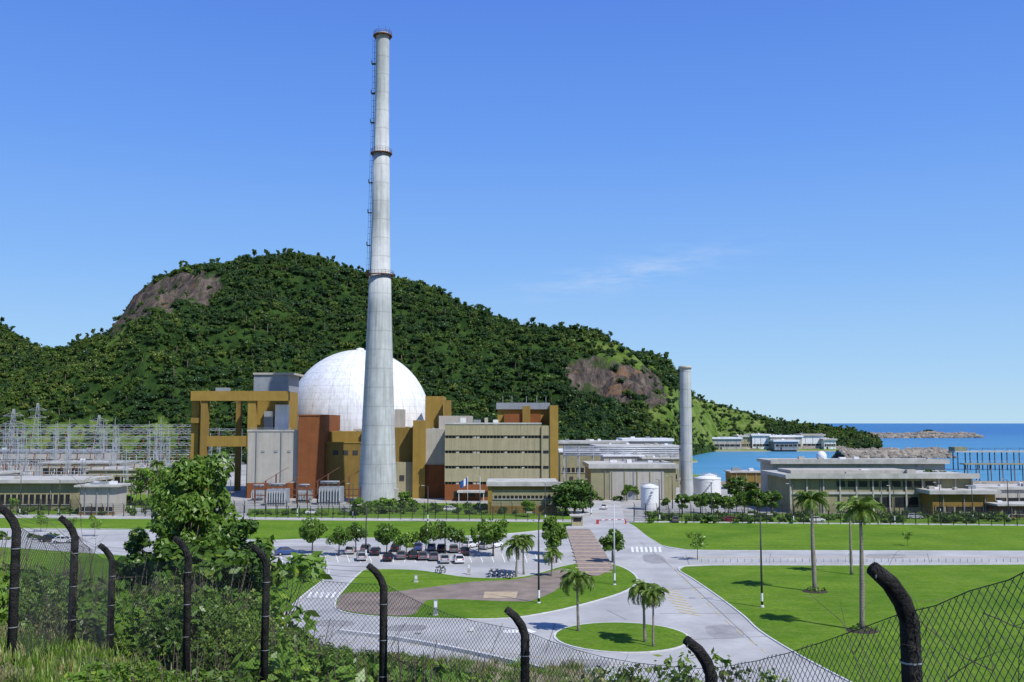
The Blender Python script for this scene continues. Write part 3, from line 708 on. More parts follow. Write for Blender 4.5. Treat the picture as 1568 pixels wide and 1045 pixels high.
for px,pb,pt in [(1128,768,730),(1150,766,738),(1432,778,720),(1460,776,724),(1408,776,733),(1190,768,742)]: tree_at('yard_tree',T_dark[px%2],10,px,pb,pt,sxy=1.25)
for px,pb,pt in [(208,775,728),(226,772,715),(240,775,708),(254,770,722),(270,770,730),(330,786,745),(20,785,760),(180,780,755)]: tree_at('yard_tree',T_thin[px%2],8,px,pb,pt)
def on_slope(name,mesh,h0,px,Y,pt,sxy=1.):
    X=P(px,800,Y)[0];return tree_at(name,mesh,h0,px,800,pt,float(hill(X,Y))-.1,Y,sxy)
on_slope('slope_tree',T_big[1],14,300,62,688,.82);on_slope('slope_tree',T_big[0],14,345,58,775,1.1);on_slope('slope_tree',T_big[0],14,246,56,790,1.1);on_slope('slope_tree',T_big[1],14,282,54,745,.8)
on_slope('slope_tree',T_round[0],10,375,60,822,.9);on_slope('slope_tree',T_thin[1],8,440,75,855);on_slope('slope_tree',T_round[1],10,300,50,830,1.1)
# palms
def palm_mesh(name,h,fl,nf,tr,seed,droop=.9,bulge=False):
    global rng
    rng=np.random.default_rng(seed);r=random.Random(seed);mb=MB();ln=r.uniform(-.25,.25)
    hs=[0,.1,.4,.8,1.];rr=[tr*1.5,tr*1.1,tr*(1.15 if bulge else .9),tr*.75,tr*.6]
    mb.tube([(ln*math.sin(t*2),0,h*t-(.2 if t==0 else 0)) for t in hs],rr,m_palmbark,9)
    tx=ln*math.sin(2)
    if bulge: mb.tube([(tx,0,h),(tx,0,h+.9),(tx,0,h+1.5)],[tr*.65,tr*.55,tr*.2],l_palm,8);h=h+1.3
    for i in range(nf):
        a=i*2.399+r.uniform(-.2,.2);e0=r.uniform(-.1,1.35);L=fl*r.uniform(.8,1.1);pts=[];p=Vector((tx,0,h));e=e0
        for k in range(9):
            pts.append(p.copy());p=p+Vector((math.cos(a)*math.cos(e),math.sin(a)*math.cos(e),math.sin(e)))*L/8;e-=droop*.28*(1 if k>0 else .5)
        mb.tube(pts,[.05*(1-k/9)+.012 for k in range(9)],l_palm,3,cap=False)
        side=Vector((-math.sin(a),math.cos(a),0))
        for k in range(26):
            t=.7+k*7.1/26;j=int(t);u=t-j;q=pts[j].lerp(pts[min(8,j+1)],u);d=(pts[min(8,j+1)]-pts[j]).normalized()
            ll=fl*.27*math.sin(math.pi*min(1,(k+3)/29))+.12
            for s_ in(-1,1):
                v=(side*s_*.8+d*.55+Vector((0,0,-.35+r.uniform(-.3,.25)))).normalized()*ll
                w=d*.06*fl/3
                mb.add([tuple(q-w),tuple(q+w),tuple(q+v*.6+w*.9+Vector((0,0,.02))),tuple(q+v+Vector((0,0,-.1*ll)))],[(0,1,2,3)],l_palm)
    if not bulge:
        for k in range(6):
            a=k*1.05;mb.tube([(tx,0,h-.1),(tx+math.cos(a)*.35,math.sin(a)*.35,h-.6),(tx+math.cos(a)*.4,math.sin(a)*.4,h-1.4)],[.05,.08,.03],l_dry,4)
    return mb.mesh(name)
def palm_at(px,pb,pc,fl,nf,tr,seed,droop,bulge):
    X,Y=G(px,pb);h=P(px,pc,Y)[2]-(1.3 if bulge else 0)
    o=bpy.data.objects.new('palm_tree',palm_mesh('palm_tree',h,fl,nf,tr,seed,droop,bulge));bpy.context.scene.collection.objects.link(o);o.location=(X,Y,.0)
palm_at(1248,906,766,3.5,22,.30,1,.9,True);palm_at(1320,966,780,3.2,24,.28,2,.9,True);palm_at(1304,880,775,3.0,18,.2,9,.9,True)
palm_at(886,968,888,3.2,28,.17,3,1.25,False);palm_at(988,985,906,2.9,26,.17,4,1.25,False);palm_at(1000,992,912,2.4,20,.13,5,1.25,False)
palm_at(790,884,836,3.5,24,.18,6,1.2,False);palm_at(802,880,830,3.0,22,.16,7,1.2,False);palm_at(845,884,850,2.6,16,.15,12,1.2,False)
palm_at(240,772,712,3.6,18,.2,8,1.1,False);palm_at(215,774,722,3,16,.2,10,1.1,False)
for px,py in ((1248,906),(1320,966)):
    X,Y=G(px,py);mb=MB();mb.lathe(X,Y,[(1.9,.0),(1.6,.16),(.2,.25)],m_mulch,16);mb.leaves([(X,Y,.3)],[1.5],120,.25,l_shrub,.25);mb.obj('palm_planting_bed')
# ---------------------------------------------------------------- shrubs, hedges
def bush_mesh(name,r,h,nc,nl,ls,mat,seed,stems=True):
    global rng
    rng=np.random.default_rng(seed);rd_=random.Random(seed);mb=MB();cs=[];rs=[]
    for i in range(nc):
        a=rd_.random()*6.28;q=r*.7*math.sqrt(rd_.random());z=h*rd_.uniform(.2,.86)*(1-.3*q/r);cs.append((q*math.cos(a),q*math.sin(a),z));rs.append(r*rd_.uniform(.16,.4))
    mb.leaves(cs,rs,nl,ls,mat,.85,.3)
    if stems:
        for c in cs: mb.tube([(c[0]*.2,c[1]*.2,-.2),(c[0]*.7,c[1]*.7,c[2]*.6),(c[0]*1.1,c[1]*1.1,c[2]+rs[0]*1.6)],[.03,.02,.006],m_bark,4,cap=False)
    return mb.mesh(name)
B_slope=[bush_mesh('slope_bush_%d'%i,1.5,2.2,18,120,(.10,.09,.12,.075,.07)[i],(l_shrub,l_tree,l_lime,l_shrub2,l_shrub)[i],70+i) for i in range(5)]
def weed(name,seed,mat):
    global rng
    rng=np.random.default_rng(seed);r_=random.Random(seed);mb=MB()
    for i in range(12):
        a=r_.random()*6.28;L=r_.uniform(1.2,2.2);e=r_.uniform(.9,1.45);d=Vector((math.cos(a)*math.cos(e),math.sin(a)*math.cos(e),math.sin(e)))
        P_=[d*L*t+Vector((0,0,-.1*t*t)) for t in(0,.35,.7,1)];mb.tube(P_,[.014,.011,.008,.003],m_bark,4,cap=False)
        mb.leaves([tuple(P_[3]),tuple(P_[2]),tuple(P_[1])],[.16,.2,.18],24,.06,mat,1,.2)
    return mb.mesh(name)
B_slope+=[weed('tall_weed_0',91,l_shrub),weed('tall_weed_1',92,l_shrub2)]
B_yard=[bush_mesh('yard_bush_%d'%i,1.0,1.2,7,60,.2,(l_treed,l_lime,l_tree)[i],80+i,False) for i in range(3)]
pts=[];sc=[];ro=[];ix=[]
def addb(px0,px1,py,n,s=1.,idx=(0,1,2),jy=2):
    for i in range(n):
        X,Y=G(random.uniform(px0,px1),py+random.uniform(-jy,jy));pts.append((X,Y,0));sc.append(s*random.uniform(.6,1.35));ro.append((0,0,random.uniform(0,6.28)));ix.append(random.choice(idx))
addb(985,1560,797,150,1.3,(0,0,2,1),5);addb(0,300,785,60,1.2,(0,1,2),5);addb(540,860,783,90,1.2,(0,1,2),5);addb(560,640,775,20,1.4,(1,),3)
addb(1100,1420,776,70,1.3,(0,2),4);addb(380,560,788,30,1.);addb(1050,1200,770,50,2.2,(0,2),4);addb(905,975,764,20,1.4,(0,2),4)
addb(1440,1530,794,25,1.3,(0,2));addb(-60,100,826,20,1.2,(0,2),3);addb(40,300,700,60,3,(0,2),12);addb(1470,1568,785,20,1.8,(0,2),5);addb(120,300,770,25,1.6,(0,1,2),5)
scatter('garden_shrubs',pts,sc,ro,ix,B_yard)
T=[(-80,815),(0,832),(60,845),(120,850),(200,868),(330,872),(370,915),(430,948),(480,968),(600,982),(700,1000),(800,1022),(900,1040),(1100,1060)]
pts=[];sc=[];ro=[];ix=[]
for i in range(720):
    px=random.uniform(-80,960);Y=random.uniform(21.5,58) if px<420 else random.uniform(19,36)
    top=np.interp(px,[t[0] for t in T],[t[1] for t in T])+abs(random.gauss(0,55))+(0 if random.random()<.88 else -16)
    X=P(px,900,Y)[0];g0=float(hill(X,Y));h=P(px,top,Y)[2]-g0
    if h<.5: continue
    pts.append((X,Y,g0-.1));sc.append(min(h,5)/2.35);ro.append((0,0,random.uniform(0,6.28)));ix.append(random.choice((0,0,1,2,2,3,4,1,5)))
for i in range(170):
    px=random.uniform(120,1000);Y=random.uniform(11,20)
    top=np.interp(px,[0,200,430,700,900,1000],[985,985,985,1008,1030,1040])+random.uniform(0,60)
    X=P(px,900,Y)[0];g0=float(hill(X,Y));h=min(1.8,P(px,top,Y)[2]-g0)
    if h<.25: continue
    pts.append((X,Y,g0-.05));sc.append(h/2.35);ro.append((0,0,random.uniform(0,6.28)));ix.append(random.choice((0,2,4,5,1)))
for px,Y,top in ((905,17,1010),(930,19,1000),(880,18,1020),(1135,14,985),(1150,15,995),(1200,13,1005),(960,17,985),(1190,16,1005),(1250,12,1030),(985,18,965),(1000,17,990),(1130,13,975),(860,18,1015),(1020,15,1010),(1050,14,1020),(1225,12,1018)):
    X=P(px,900,Y)[0];g0=float(hill(X,Y));h=P(px,top,Y)[2]-g0
    pts.append((X,Y,g0-.1));sc.append(h/2.3);ro.append((0,0,random.uniform(0,6.28)));ix.append(random.choice((5,6,5)))
scatter('hillside_shrubs',pts,sc,ro,ix,B_slope)
def tuft(name,mat,h,seed,n=45,spread=.35):
    r=random.Random(seed);mb=MB()
    for i in range(n):
        a=r.random()*6.28;q=spread*r.random();x,y=q*math.cos(a),q*math.sin(a);hh=h*r.uniform(.4,1.1);l=r.uniform(.1,.6)*hh;b_=r.random()*6.28;w=.008
        c,s_=math.cos(b_),math.sin(b_)
        mb.add([(x-w*s_,y+w*c,0),(x+w*s_,y-w*c,0),(x+c*l*.3+w*s_,y+s_*l*.3-w*c,hh*.6),(x+c*l*.3-w*s_,y+s_*l*.3+w*c,hh*.6),(x+c*l,y+s_*l,hh)],[(0,1,2,3),(3,2,4)],mat)
    return mb.mesh(name)
TU=[tuft('grass_tuft_a',l_grass,.16,1,60),tuft('grass_tuft_b',l_dry,.2,2,50),tuft('grass_tuft_c',l_grass,.3,3),tuft('grass_tuft_d',l_dry,.5,4,20)]
pts=[];sc=[];ro=[];ix=[]
for i in range(11000):
    Y=3+38*random.random()**1.2;X=random.uniform(-.62*Y-1,.62*Y+1)
    k=mnoise.noise(Vector((X*.35,Y*.35,0)))
    if Y<16 and X<-4.5 and abs(Y-(12.6+.25*(X+7)))<.8 and random.random()<.93: continue
    if Y<16 and X<-5 and k>.2 and random.random()<.7: continue
    if X>0 and Y<9 and random.random()<.6: continue
    pts.append((X,Y,float(hill(X,Y))-.03));sc.append(random.uniform(.5,1.3));ro.append((0,0,random.uniform(0,6.28)));ix.append(random.choice((0,0,2,0,1)) if k<.05 else random.choice((1,0,0,3,2)))
scatter('hillside_grass',pts,sc,ro,ix,TU)
mb=MB();r=random.Random(5)
def twig(mb,p,d,L,rad,depth,mat=None):
    pts_=[Vector(p)];dd=Vector(d)
    for k in range(5):
        dd=(dd+Vector((r.gauss(0,.22),r.gauss(0,.22),r.gauss(0,.12)))).normalized();pts_.append(pts_[-1]+dd*L/5)
    mb.tube(pts_,[rad*(1-.15*k) for k in range(6)],m_bark,4,cap=False)
    if depth>0:
        for k in(2,3,4,5): 
            if r.random()<.8: twig(mb,pts_[k],(dd+Vector((r.gauss(0,.8),r.gauss(0,.8),r.gauss(.1,.5)))).normalized(),L*.5,rad*.55,depth-1)
for X,Y,L in ((3.2,6.3,1.6),(3.5,6.6,1.9),(3.3,7.5,1.6),(2.6,8.2,1.2),(3.8,7.2,1.5),(1.6,12,1.8),(.9,13,1.8),(2.2,11,1.4)):
    g0=float(hill(X,Y))+.2;twig(mb,(X,Y,g0),(0,0,1),L,.009,2)
for i in range(22):
    px=r.uniform(0,640);Y=r.uniform(17,32);X=P(px,900,Y)[0];twig(mb,(X,Y,float(hill(X,Y))),(0,0,1),r.uniform(1.,2.2),.014,2)
mb.obj('dry_twigs')
# ---------------------------------------------------------------- near boundary fence
posts=[(27,775,15.5),(116,792,18.3),(173,834,21),(289,823,19),(409,835,18),(588,865,17),(804,932,14.3),(1088,978,10.6),(1390,868,7.0),(1790,668,4.6)]
A=Asm('chain_link_fence',(0,14,19));knee=[]
for i,(px,pt,Y) in enumerate(posts):
    X,_,zt=P(px,pt,Y);zk=zt-.36;zb=zk-2.5
    lx=r.uniform(-.03,.03)
    A['posts'].tube([(X+lx,Y,zb),(X,Y,zk-.02),(X-.05,Y-.01,zk+.12),(X-.14,Y-.03,zk+.25),(X-.27,Y-.05,zk+.36)],[.074,.068,.066,.062,.052],m_post,8)
    A['bolts'].tube([(X-.275,Y-.13,zk+.3),(X-.2,Y+.04,zk+.36)],.008,m_wire,5)
    for zz_ in (.3,.9,1.5): A['tie_wires'].lathe(X,Y,[(.079,zk-zz_),(.081,zk-zz_+.012)],m_steel,8,cap=False)
    knee.append((Vector((X,Y,zk+.02)),zb+.15))
for i in range(len(knee)-1):
    a,za=knee[i];b_,zb=knee[i+1];h=2.25;dx=Vector((b_.x-a.x,b_.y-a.y,0));L=dx.length
    sag=.12 if i<7 else .04
    def pt(s,v):
        t=s/L;p=a.lerp(b_,t);return (p.x,p.y+.08,p.z-h+v-sag*math.sin(math.pi*t)+.012*math.sin(s*9+v*3))
    d=.085;k=-h;wr=.0034 if i<7 else .003
    while k<L:
        for sg in(0,1):
            s0,s1=max(0,k),min(L,k+h)
            if s1>s0:
                ns=5;ll=[]
                for j in range(ns):
                    s_=s0+(s1-s0)*j/(ns-1);ll.append(pt(s_,(s_-k) if sg==0 else h-(s_-k)))
                A['mesh'].tube(ll,wr,m_wire,3,False,False)
        k+=d
    for v in(0,h*.5,h): A['tension_wires'].tube([pt(L*t/6,v) for t in range(7)],.004,m_wire,4,False,False)
    if i<5:
        for o_ in((-.08,.12),(-.16,.23),(-.25,.31)):
            A['barbed_wire'].tube([(lambda p:(p.x+o_[0],p.y-.04,p.z+o_[1]-.1*math.sin(math.pi*t/6)))(a.lerp(b_,t/6)) for t in range(7)],.003,m_wire,4,False,False)
A.done()
# ---------------------------------------------------------------- lamps
def lamp(px,pb,pt,two=False,name='street_lamp',mat=None):
    X,Y=G(px,pb);h=P(px,pt,Y)[2];mb=MB();mt=mat or m_dark
    mb.tube([(X,Y,0),(X,Y,h*.5),(X,Y,h)],[.16,.13,.08],mt,8);mb.lathe(X,Y,[(.3,0),(.3,.12),(.2,.3)],m_kerb,8)
    if h>5:
        mb.lathe(X,Y,[(.17,.8),(.17,1.9)],m_white,8,cap=False)
    for s_ in ((-1,1) if two else (-1,)):
        mb.tube([(X,Y,h-.1),(X+s_*.6,Y,h+.15),(X+s_*1.3,Y,h+.2)],.05,mt,5);mb.box(X+s_*1.3-.4,X+s_*1.3+.4,Y-.16,Y+.16,h+.12,h+.28,m_lgrey)
    mb.obj(name)
for a in [(825,925,787),(1167,930,790,True),(560,858,775),(941,897,772,False,'street_lamp',m_steel),(1010,800,735),(30,790,728),(90,790,735),(352,792,735),(655,800,745),(735,785,730,False,'street_lamp',m_steel),(1090,800,740),(1215,802,742),(1370,802,745),(1490,800,745),(1545,800,735),(455,790,740),(835,800,740),(1030,790,730),(150,785,738),(200,785,735),(540,795,742),(905,790,735),(1290,785,735),(1440,790,740)]: lamp(*a)
X,Y=G(716,776);mb=MB();mb.tube([(X,Y,0),(X,Y,9)],[.09,.05],m_white,8)
vs=[];fs=[]
for i in range(9):
    for j in range(2): vs.append((X-.05-i*.28,Y+.15*math.sin(i*.9),6.6+j*2.1-.16*i))
for i in range(8): fs.append((2*i,2*i+2,2*i+3,2*i+1))
mb.add(vs,fs,m_blue,True);mb.add([(v[0],v[1]-.01,v[2]+.0) for v in vs[4:12]],[(0,2,3,1),(2,4,5,3)],m_white);mb.obj('flag')
for px,pb,w,h,mt in ((667,944,.5,2.1,m_grey),(637,893,.5,1.2,m_steel),(722,968,.45,.5,m_white),(718,880,.5,1.8,m_lgrey)):
    X,Y=G(px,pb);mb=MB();mb.box(X-w/2,X+w/2,Y-.12,Y+.12,.25,h,mt);mb.box(X-w/2-.1,X+w/2+.1,Y-.25,Y+.25,.1,.25,m_kerb);mb.box(X-w/2+.06,X+w/2-.06,Y-.13,Y-.121,h*.55,h*.92,m_white);mb.obj('totem_sign')
# ---------------------------------------------------------------- vehicles
def paint(n,c): return M(n,c,rough=.25,var=.03,scale=1,spec=.6)
def car_mesh(name,pm,hatch=True):
    mb=MB();W=.84
    side=[(-2.05,.32),(-2.08,.7),(-1.98,.93),(-1.5,.98),(.95,.98),(1.7,.86),(2.02,.72),(2.08,.5),(2.05,.3),(1.72,.3),(1.62,.5),(1.4,.63),(1.18,.63),(.96,.5),(.88,.28),(-.9,.28),(-.98,.5),(-1.2,.63),(-1.42,.63),(-1.64,.5),(-1.72,.3)]
    n=len(side);vs=[(x,-W+(.05 if z>.9 else 0),z) for x,z in side]+[(x,W-(.05 if z>.9 else 0),z) for x,z in side]
    mb.add(vs,[tuple(range(n)),tuple(range(n,2*n))]+[(i,(i+1)%n,n+(i+1)%n,n+i) for i in range(n)],pm)
    rb=-1.95 if hatch else -1.55;rt=-1.45 if hatch else -1.0
    b=[(rb,-.78,.982),(1.05,-.78,.982),(1.05,.78,.982),(rb,.78,.982)];t=[(rt,-.6,1.42),(.3,-.6,1.42),(.3,.6,1.42),(rt,.6,1.42)]
    mb.add(b+t,[(0,1,5,4),(1,2,6,5),(2,3,7,6),(3,0,4,7)],m_glass)
    mb.box(rt-.03,.33,-.62,.62,1.42,1.47,pm)
    for i in range(4): mb.bar(b[i],t[i],.05,pm)
    for y in(-.7,.7): mb.bar((-.35,y*1.1,.98),(-.35,y*.88,1.44),.045,pm)
    for x in(-1.3,1.29):
        for y in(-.82,.66):
            mb.tube([(x,y,.31),(x,y+.17,.31)],.31,m_tyre,14,False);mb.tube([(x,y-.01 if y<0 else y+.175,.31),(x,y-.02 if y<0 else y+.185,.31)],.17,m_steel,10,False)
    for y in(-.6,.6):
        mb.box(2.03,2.075,y-.17,y+.17,.62,.75,m_white);mb.box(-2.1,-2.06,y-.14,y+.14,.7,.88,m_red)
        mb.box(.85,1.0,y*1.45-.06,y*1.45+.06,.98,1.1,pm)
    mb.box(2.06,2.1,-.5,.5,.36,.5,m_dark)
    return mb.mesh(name)
cm={k:[car_mesh('car_%s_%d'%(k,h),paint('car_paint_'+k,c),bool(h)) for h in(0,1)] for k,c in dict(white=(.7,.7,.7),silver=(.36,.37,.38),black=(.015,.015,.018),grey=(.12,.12,.13),red=(.35,.02,.02),blue=(.03,.07,.2)).items()}
for px,py,c,rot in [(553,858,'silver',100),(594,859,'black',95),(614,856,'grey',95),(632,856,'black',100),(647,857,'grey',95),(664,858,'grey',98),(681,862,'silver',95),(702,862,'white',98),(720,839,'white',60),(745,841,'silver',62),(757,839,'white',60),(438,850,'blue',30),(97,832,'white',5),(76,830,'black',5),(575,850,'black',95),(1250,800,'white',0),(530,786,'silver',0),(300,850,'red',20),(1035,800,'grey',80),(925,780,'white',80),(606,844,'black',92),(640,843,'blue',92),(661,843,'silver',94),(676,845,'black',92),(695,846,'grey',94),(560,845,'grey',94),(712,850,'black',95),(536,848,'silver',98),(690,783,'white',0),(480,788,'white',0),(1120,800,'red',0),(1400,795,'silver',0)]:
    X,Y=G(px,py);o=bpy.data.objects.new('parked_car',cm[c][random.randint(0,1)]);bpy.context.scene.collection.objects.link(o);o.location=(X,Y,.04);o.rotation_euler=(0,0,math.radians(rot+random.uniform(-3,3)))
mb=MB()
for x in(-.65,.65):
    ring=[(x+.3*math.cos(a),0,.3+.3*math.sin(a)) for a in np.linspace(0,2*math.pi,15)];mb.tube(ring,.05,m_tyre,5,cap=False);mb.tube([(x,-.05,.3),(x,.05,.3)],.09,m_steel,8)
mb.tube([(.65,0,.3),(.45,0,.95),(.4,0,1.02)],.04,m_steel,6);mb.tube([(.4,-.35,1.05),(.42,0,1.0),(.4,.35,1.05)],.025,m_dark,5)
mb.tube([(.4,0,.8),(.15,0,.85),(-.15,0,.78)],[.1,.17,.12],m_dark,8);mb.tube([(-.15,0,.78),(-.5,0,.8),(-.85,0,.85)],[.1,.12,.06],m_dark,8)
mb.tube([(.1,0,.45),(-.2,0,.4)],[.16,.15],m_steel,8);mb.tube([(-.65,0,.3),(-.1,0,.4)],.04,m_dark,5);mb.tube([(0,.14,.3),(-.8,.16,.35)],[.03,.05],m_steel,6);mb.box(.48,.6,-.09,.09,.82,1.,m_white)
mm=mb.mesh('motorcycle')
for px,py,rt in ((752,884,70),(760,884,75),(768,885,70),(776,886,80),(783,887,75),(672,878,60),(678,879,65)):
    X,Y=G(px,py);o=bpy.data.objects.new('motorcycle',mm);bpy.context.scene.collection.objects.link(o);o.location=(X,Y,.15);o.rotation_euler=(0,0,math.radians(rt));o.scale=(1.1,1.1,1.1)
# ---------------------------------------------------------------- mountain
RP=[(-400,430),(-250,470),(-100,475),(0,498),(20,512),(45,528),(75,538),(100,534),(120,520),(160,508),(180,484),(205,447),(230,428),(280,413),(330,406),(380,400),(430,397),(480,406),(520,416),(560,422),(620,434),(680,453),(720,478),(780,500),(840,515),(900,528),(950,535),(1000,545),(1030,565),(1048,596),(1068,606),(1100,616),(1150,630),(1190,642),(1240,649),(1270,651),(1310,660),(1335,668),(1350,676)]
RP=[(a,b+5) for a,b in RP]
rx=[a for a,_ in RP];ry=[b for _,b in RP]
def footY(px): return np.interp(px,[-400,200,900,1030,1100,1350],[650,640,640,700,945,960])
def ridY(px): return footY(px)+np.interp(px,[-400,0,400,900,1040,1100,1350],[420,380,430,330,260,170,90])
def fbm(x,y,s,o=4):
    return mnoise.fractal(Vector((x*s,y*s,.3)),1.,2.,o)
def mountz(px,t):
    yr=ridY(px);yf=footY(px);Y=yf+(yr-yf)*t;u=(px-CX)/F
    zr=H+(648-np.interp(px,rx,ry))/F*yr
    X=u*Y
    pf=(1-(1-t)**1.55) if t<=1 else 1-((t-1)/.9)**2*.95
    amp=min(1,max(0,t)*3)*(1-.93*math.exp(-((t-1)/.22)**2))
    z=zr*max(pf,0)
    nz=(fbm(X,Y,.006)*34+fbm(X+900,Y,.02)*14)*amp*min(1,zr/110)
    return X,Y,z+nz
rock1=[(158,520),(172,486),(190,460),(208,438),(258,420),(338,418),(338,446),(318,472),(285,464),(262,486),(240,476),(222,496),(205,500)]
rock2=[(862,562),(885,548),(930,552),(985,568),(1014,590),(1022,614),(1000,626),(940,624),(905,614),(876,604)]
grass=[[(898,518),(935,522),(990,552),(1018,578),(965,566),(912,550)],[(980,592),(1050,592),(1110,612),(1180,650),(1190,682),(1060,682),(1005,645)],[(150,512),(190,500),(200,520),(165,540),(140,530)],[(20,645),(260,640),(280,690),(20,700)]]
NU=440
us=np.linspace(-390,1348,NU);ts=np.concatenate([np.linspace(-.03,1,90),np.linspace(1.03,1.9,30)])
vs=[];mk=[]
for t in ts:
    for px in us:
        X,Y,z=mountz(px,float(t));qx,qy=proj(X,Y,z)
        k=(0,0,0)
        if t<1.05:
            qq=(qx+16*fbm(X,Y,.03),qy+10*fbm(Y,X,.03))
            if inpoly(*qq,rock1) or inpoly(*qq,rock2): k=(1,0,0);z+=fbm(X,Y*2+z,.06)*6
            elif any(inpoly(*qq,g_) for g_ in grass): k=(0,1,0)
        if t<0: z=-3.
        vs.append((X,Y,z));mk.append(k)
me=bpy.data.meshes.new('hill');me.from_pydata(vs,[],[(j*NU+i,j*NU+i+1,(j+1)*NU+i+1,(j+1)*NU+i) for j in range(len(ts)-1) for i in range(NU-1)])
at=me.attributes.new('mask','FLOAT_COLOR','POINT');at.data.foreach_set('color',np.array([(a,b,c,1) for a,b,c in mk],'f').ravel())
me.polygons.foreach_set('use_smooth',[True]*len(me.polygons))
m,nt,b=newmat('hill_surface')
g=nt.nodes.new('ShaderNodeNewGeometry').outputs['Position'];at=nt.nodes.new('ShaderNodeAttribute');at.attribute_name='mask'
sp=nt.nodes.new('ShaderNodeSeparateColor');nt.links.new(at.outputs['Color'],sp.inputs[0])
c=mixc(nt,ramp(nt,noi(nt,g,.05,5),.4,.6),(.018,.042,.011),(.045,.09,.02))
mp=nt.nodes.new('ShaderNodeMapping');mp.inputs['Scale'].default_value=(1,.4,.25);nt.links.new(g,mp.inputs[0])
rk=mixc(nt,ramp(nt,noi(nt,mp.outputs[0],.14,8,.8),.4,.62),(.035,.032,.032),(.19,.15,.12))
rk=mixc(nt,mth(nt,'MULTIPLY',ramp(nt,noi(nt,g,.045,4),.55,.62),.6),rk,(.25,.14,.07))
rk=mixc(nt,mth(nt,'MULTIPLY',ramp(nt,noi(nt,g,.07,5),.55,.62),.75),rk,(.05,.08,.025))
gs=mixc(nt,ramp(nt,noi(nt,g,.06,6,.7),.4,.62),(.08,.15,.02),(.20,.26,.07))
gs=mixc(nt,mth(nt,'MULTIPLY',ramp(nt,noi(nt,g,.2,6,.8),.55,.65),.8),gs,(.04,.08,.02))
c=mixc(nt,sp.outputs[0],c,rk);c=mixc(nt,sp.outputs[1],c,gs)
nt.links.new(c,b.inputs['Base Color']);b.inputs['Roughness'].default_value=.95;b.inputs['Specular IOR Level'].default_value=.05
bp=nt.nodes.new('ShaderNodeBump');bp.inputs['Strength'].default_value=1.;bp.inputs['Distance'].default_value=5.
nt.links.new(noi(nt,mp.outputs[0],.14,8,.75),bp.inputs['Height']);nt.links.new(bp.outputs[0],b.inputs['Normal'])
me.materials.append(m);o=bpy.data.objects.new('hill',me);bpy.context.scene.collection.objects.link(o)
def crown(name,seed,mat,R=4.6,h=8.5,flat=.8,nc=8):
    global rng
    rng=np.random.default_rng(seed);r_=random.Random(seed);mb=MB();cs=[];rs=[]
    for i in range(nc):
        a=i*2.4+r_.random();q=R*.75*math.sqrt(r_.random());cs.append((q*math.cos(a),q*math.sin(a),h-R*.75+r_.uniform(-1.8,1.6)));rs.append(R*r_.uniform(.24,.46))
    mb.leaves(cs,rs,58,.55,mat,flat,.65,.55)
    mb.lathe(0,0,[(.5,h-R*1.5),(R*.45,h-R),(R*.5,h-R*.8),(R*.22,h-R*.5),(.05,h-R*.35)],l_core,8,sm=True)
    mb.tube([(0,0,-2),(.3,.1,h-R)],[.4,.25],m_bark,5,cap=False)
    return mb.mesh(name)
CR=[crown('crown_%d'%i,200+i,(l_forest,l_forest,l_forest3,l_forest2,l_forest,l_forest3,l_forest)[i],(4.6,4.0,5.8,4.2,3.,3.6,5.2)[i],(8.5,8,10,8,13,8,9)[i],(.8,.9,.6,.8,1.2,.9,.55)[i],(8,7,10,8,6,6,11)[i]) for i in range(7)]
pts=[];sc=[];ro=[];ix=[]
rr=random.Random(11);n=0
while n<25000:
    px=rr.uniform(-390,1345);t=rr.uniform(-.02,1.12)
    if px>1060 and rr.random()<.35: continue
    X,Y,z=mountz(px,t)
    qx,qy=proj(X,Y,z)
    if t<1.05:
        qq=(qx+16*fbm(X,Y,.03),qy+10*fbm(Y,X,.03))
        if inpoly(*qq,rock1) or inpoly(*qq,rock2):
            if rr.random()>.04: continue
        elif any(inpoly(*qq,g_) for g_ in grass) and rr.random()>.2: continue
    s=rr.uniform(.3,.95)*(1.5 if rr.random()<.07 else 1)*(1 if px<1060 else .75)
    k=fbm(X,Y,.012)
    pts.append((X,Y,z-(1.+2.4*rr.random())*s));sc.append(s);ro.append((rr.gauss(0,.12),rr.gauss(0,.12),rr.uniform(0,6.28)))
    ix.append(rr.choice((2,5,0,5,6,4,2)) if k<-.15 else rr.choice((0,1,3,3,6,4,0)) if k>.25 else rr.choice((0,1,2,3,4,5,6,0)));n+=1
for i in range(500):
    px=rr.uniform(-300,1040);Y=rr.uniform(590,650);X=(px-CX)/F*Y
    pts.append((X,Y,-1));sc.append(rr.uniform(.6,1.1));ro.append((0,0,rr.uniform(0,6.28)));ix.append(rr.choice((0,1,2,3)))
ix0,iy0=G(1423,670,-1.6)
for i in range(80):
    a=rr.random()*6.28;q=30*math.sqrt(rr.random());pts.append((ix0+q*math.cos(a),iy0+q*math.sin(a),9-q*.3-3));sc.append(rr.uniform(.7,1.2));ro.append((0,0,a));ix.append(rr.choice((0,1,2)))
scatter('forest',pts,sc,ro,ix,CR)
mb=MB();mb.lathe(ix0,iy0,[(58,-3),(46,1),(30,5),(12,10),(.1,11)],m_rock,20);mb.obj('rocky_islet')
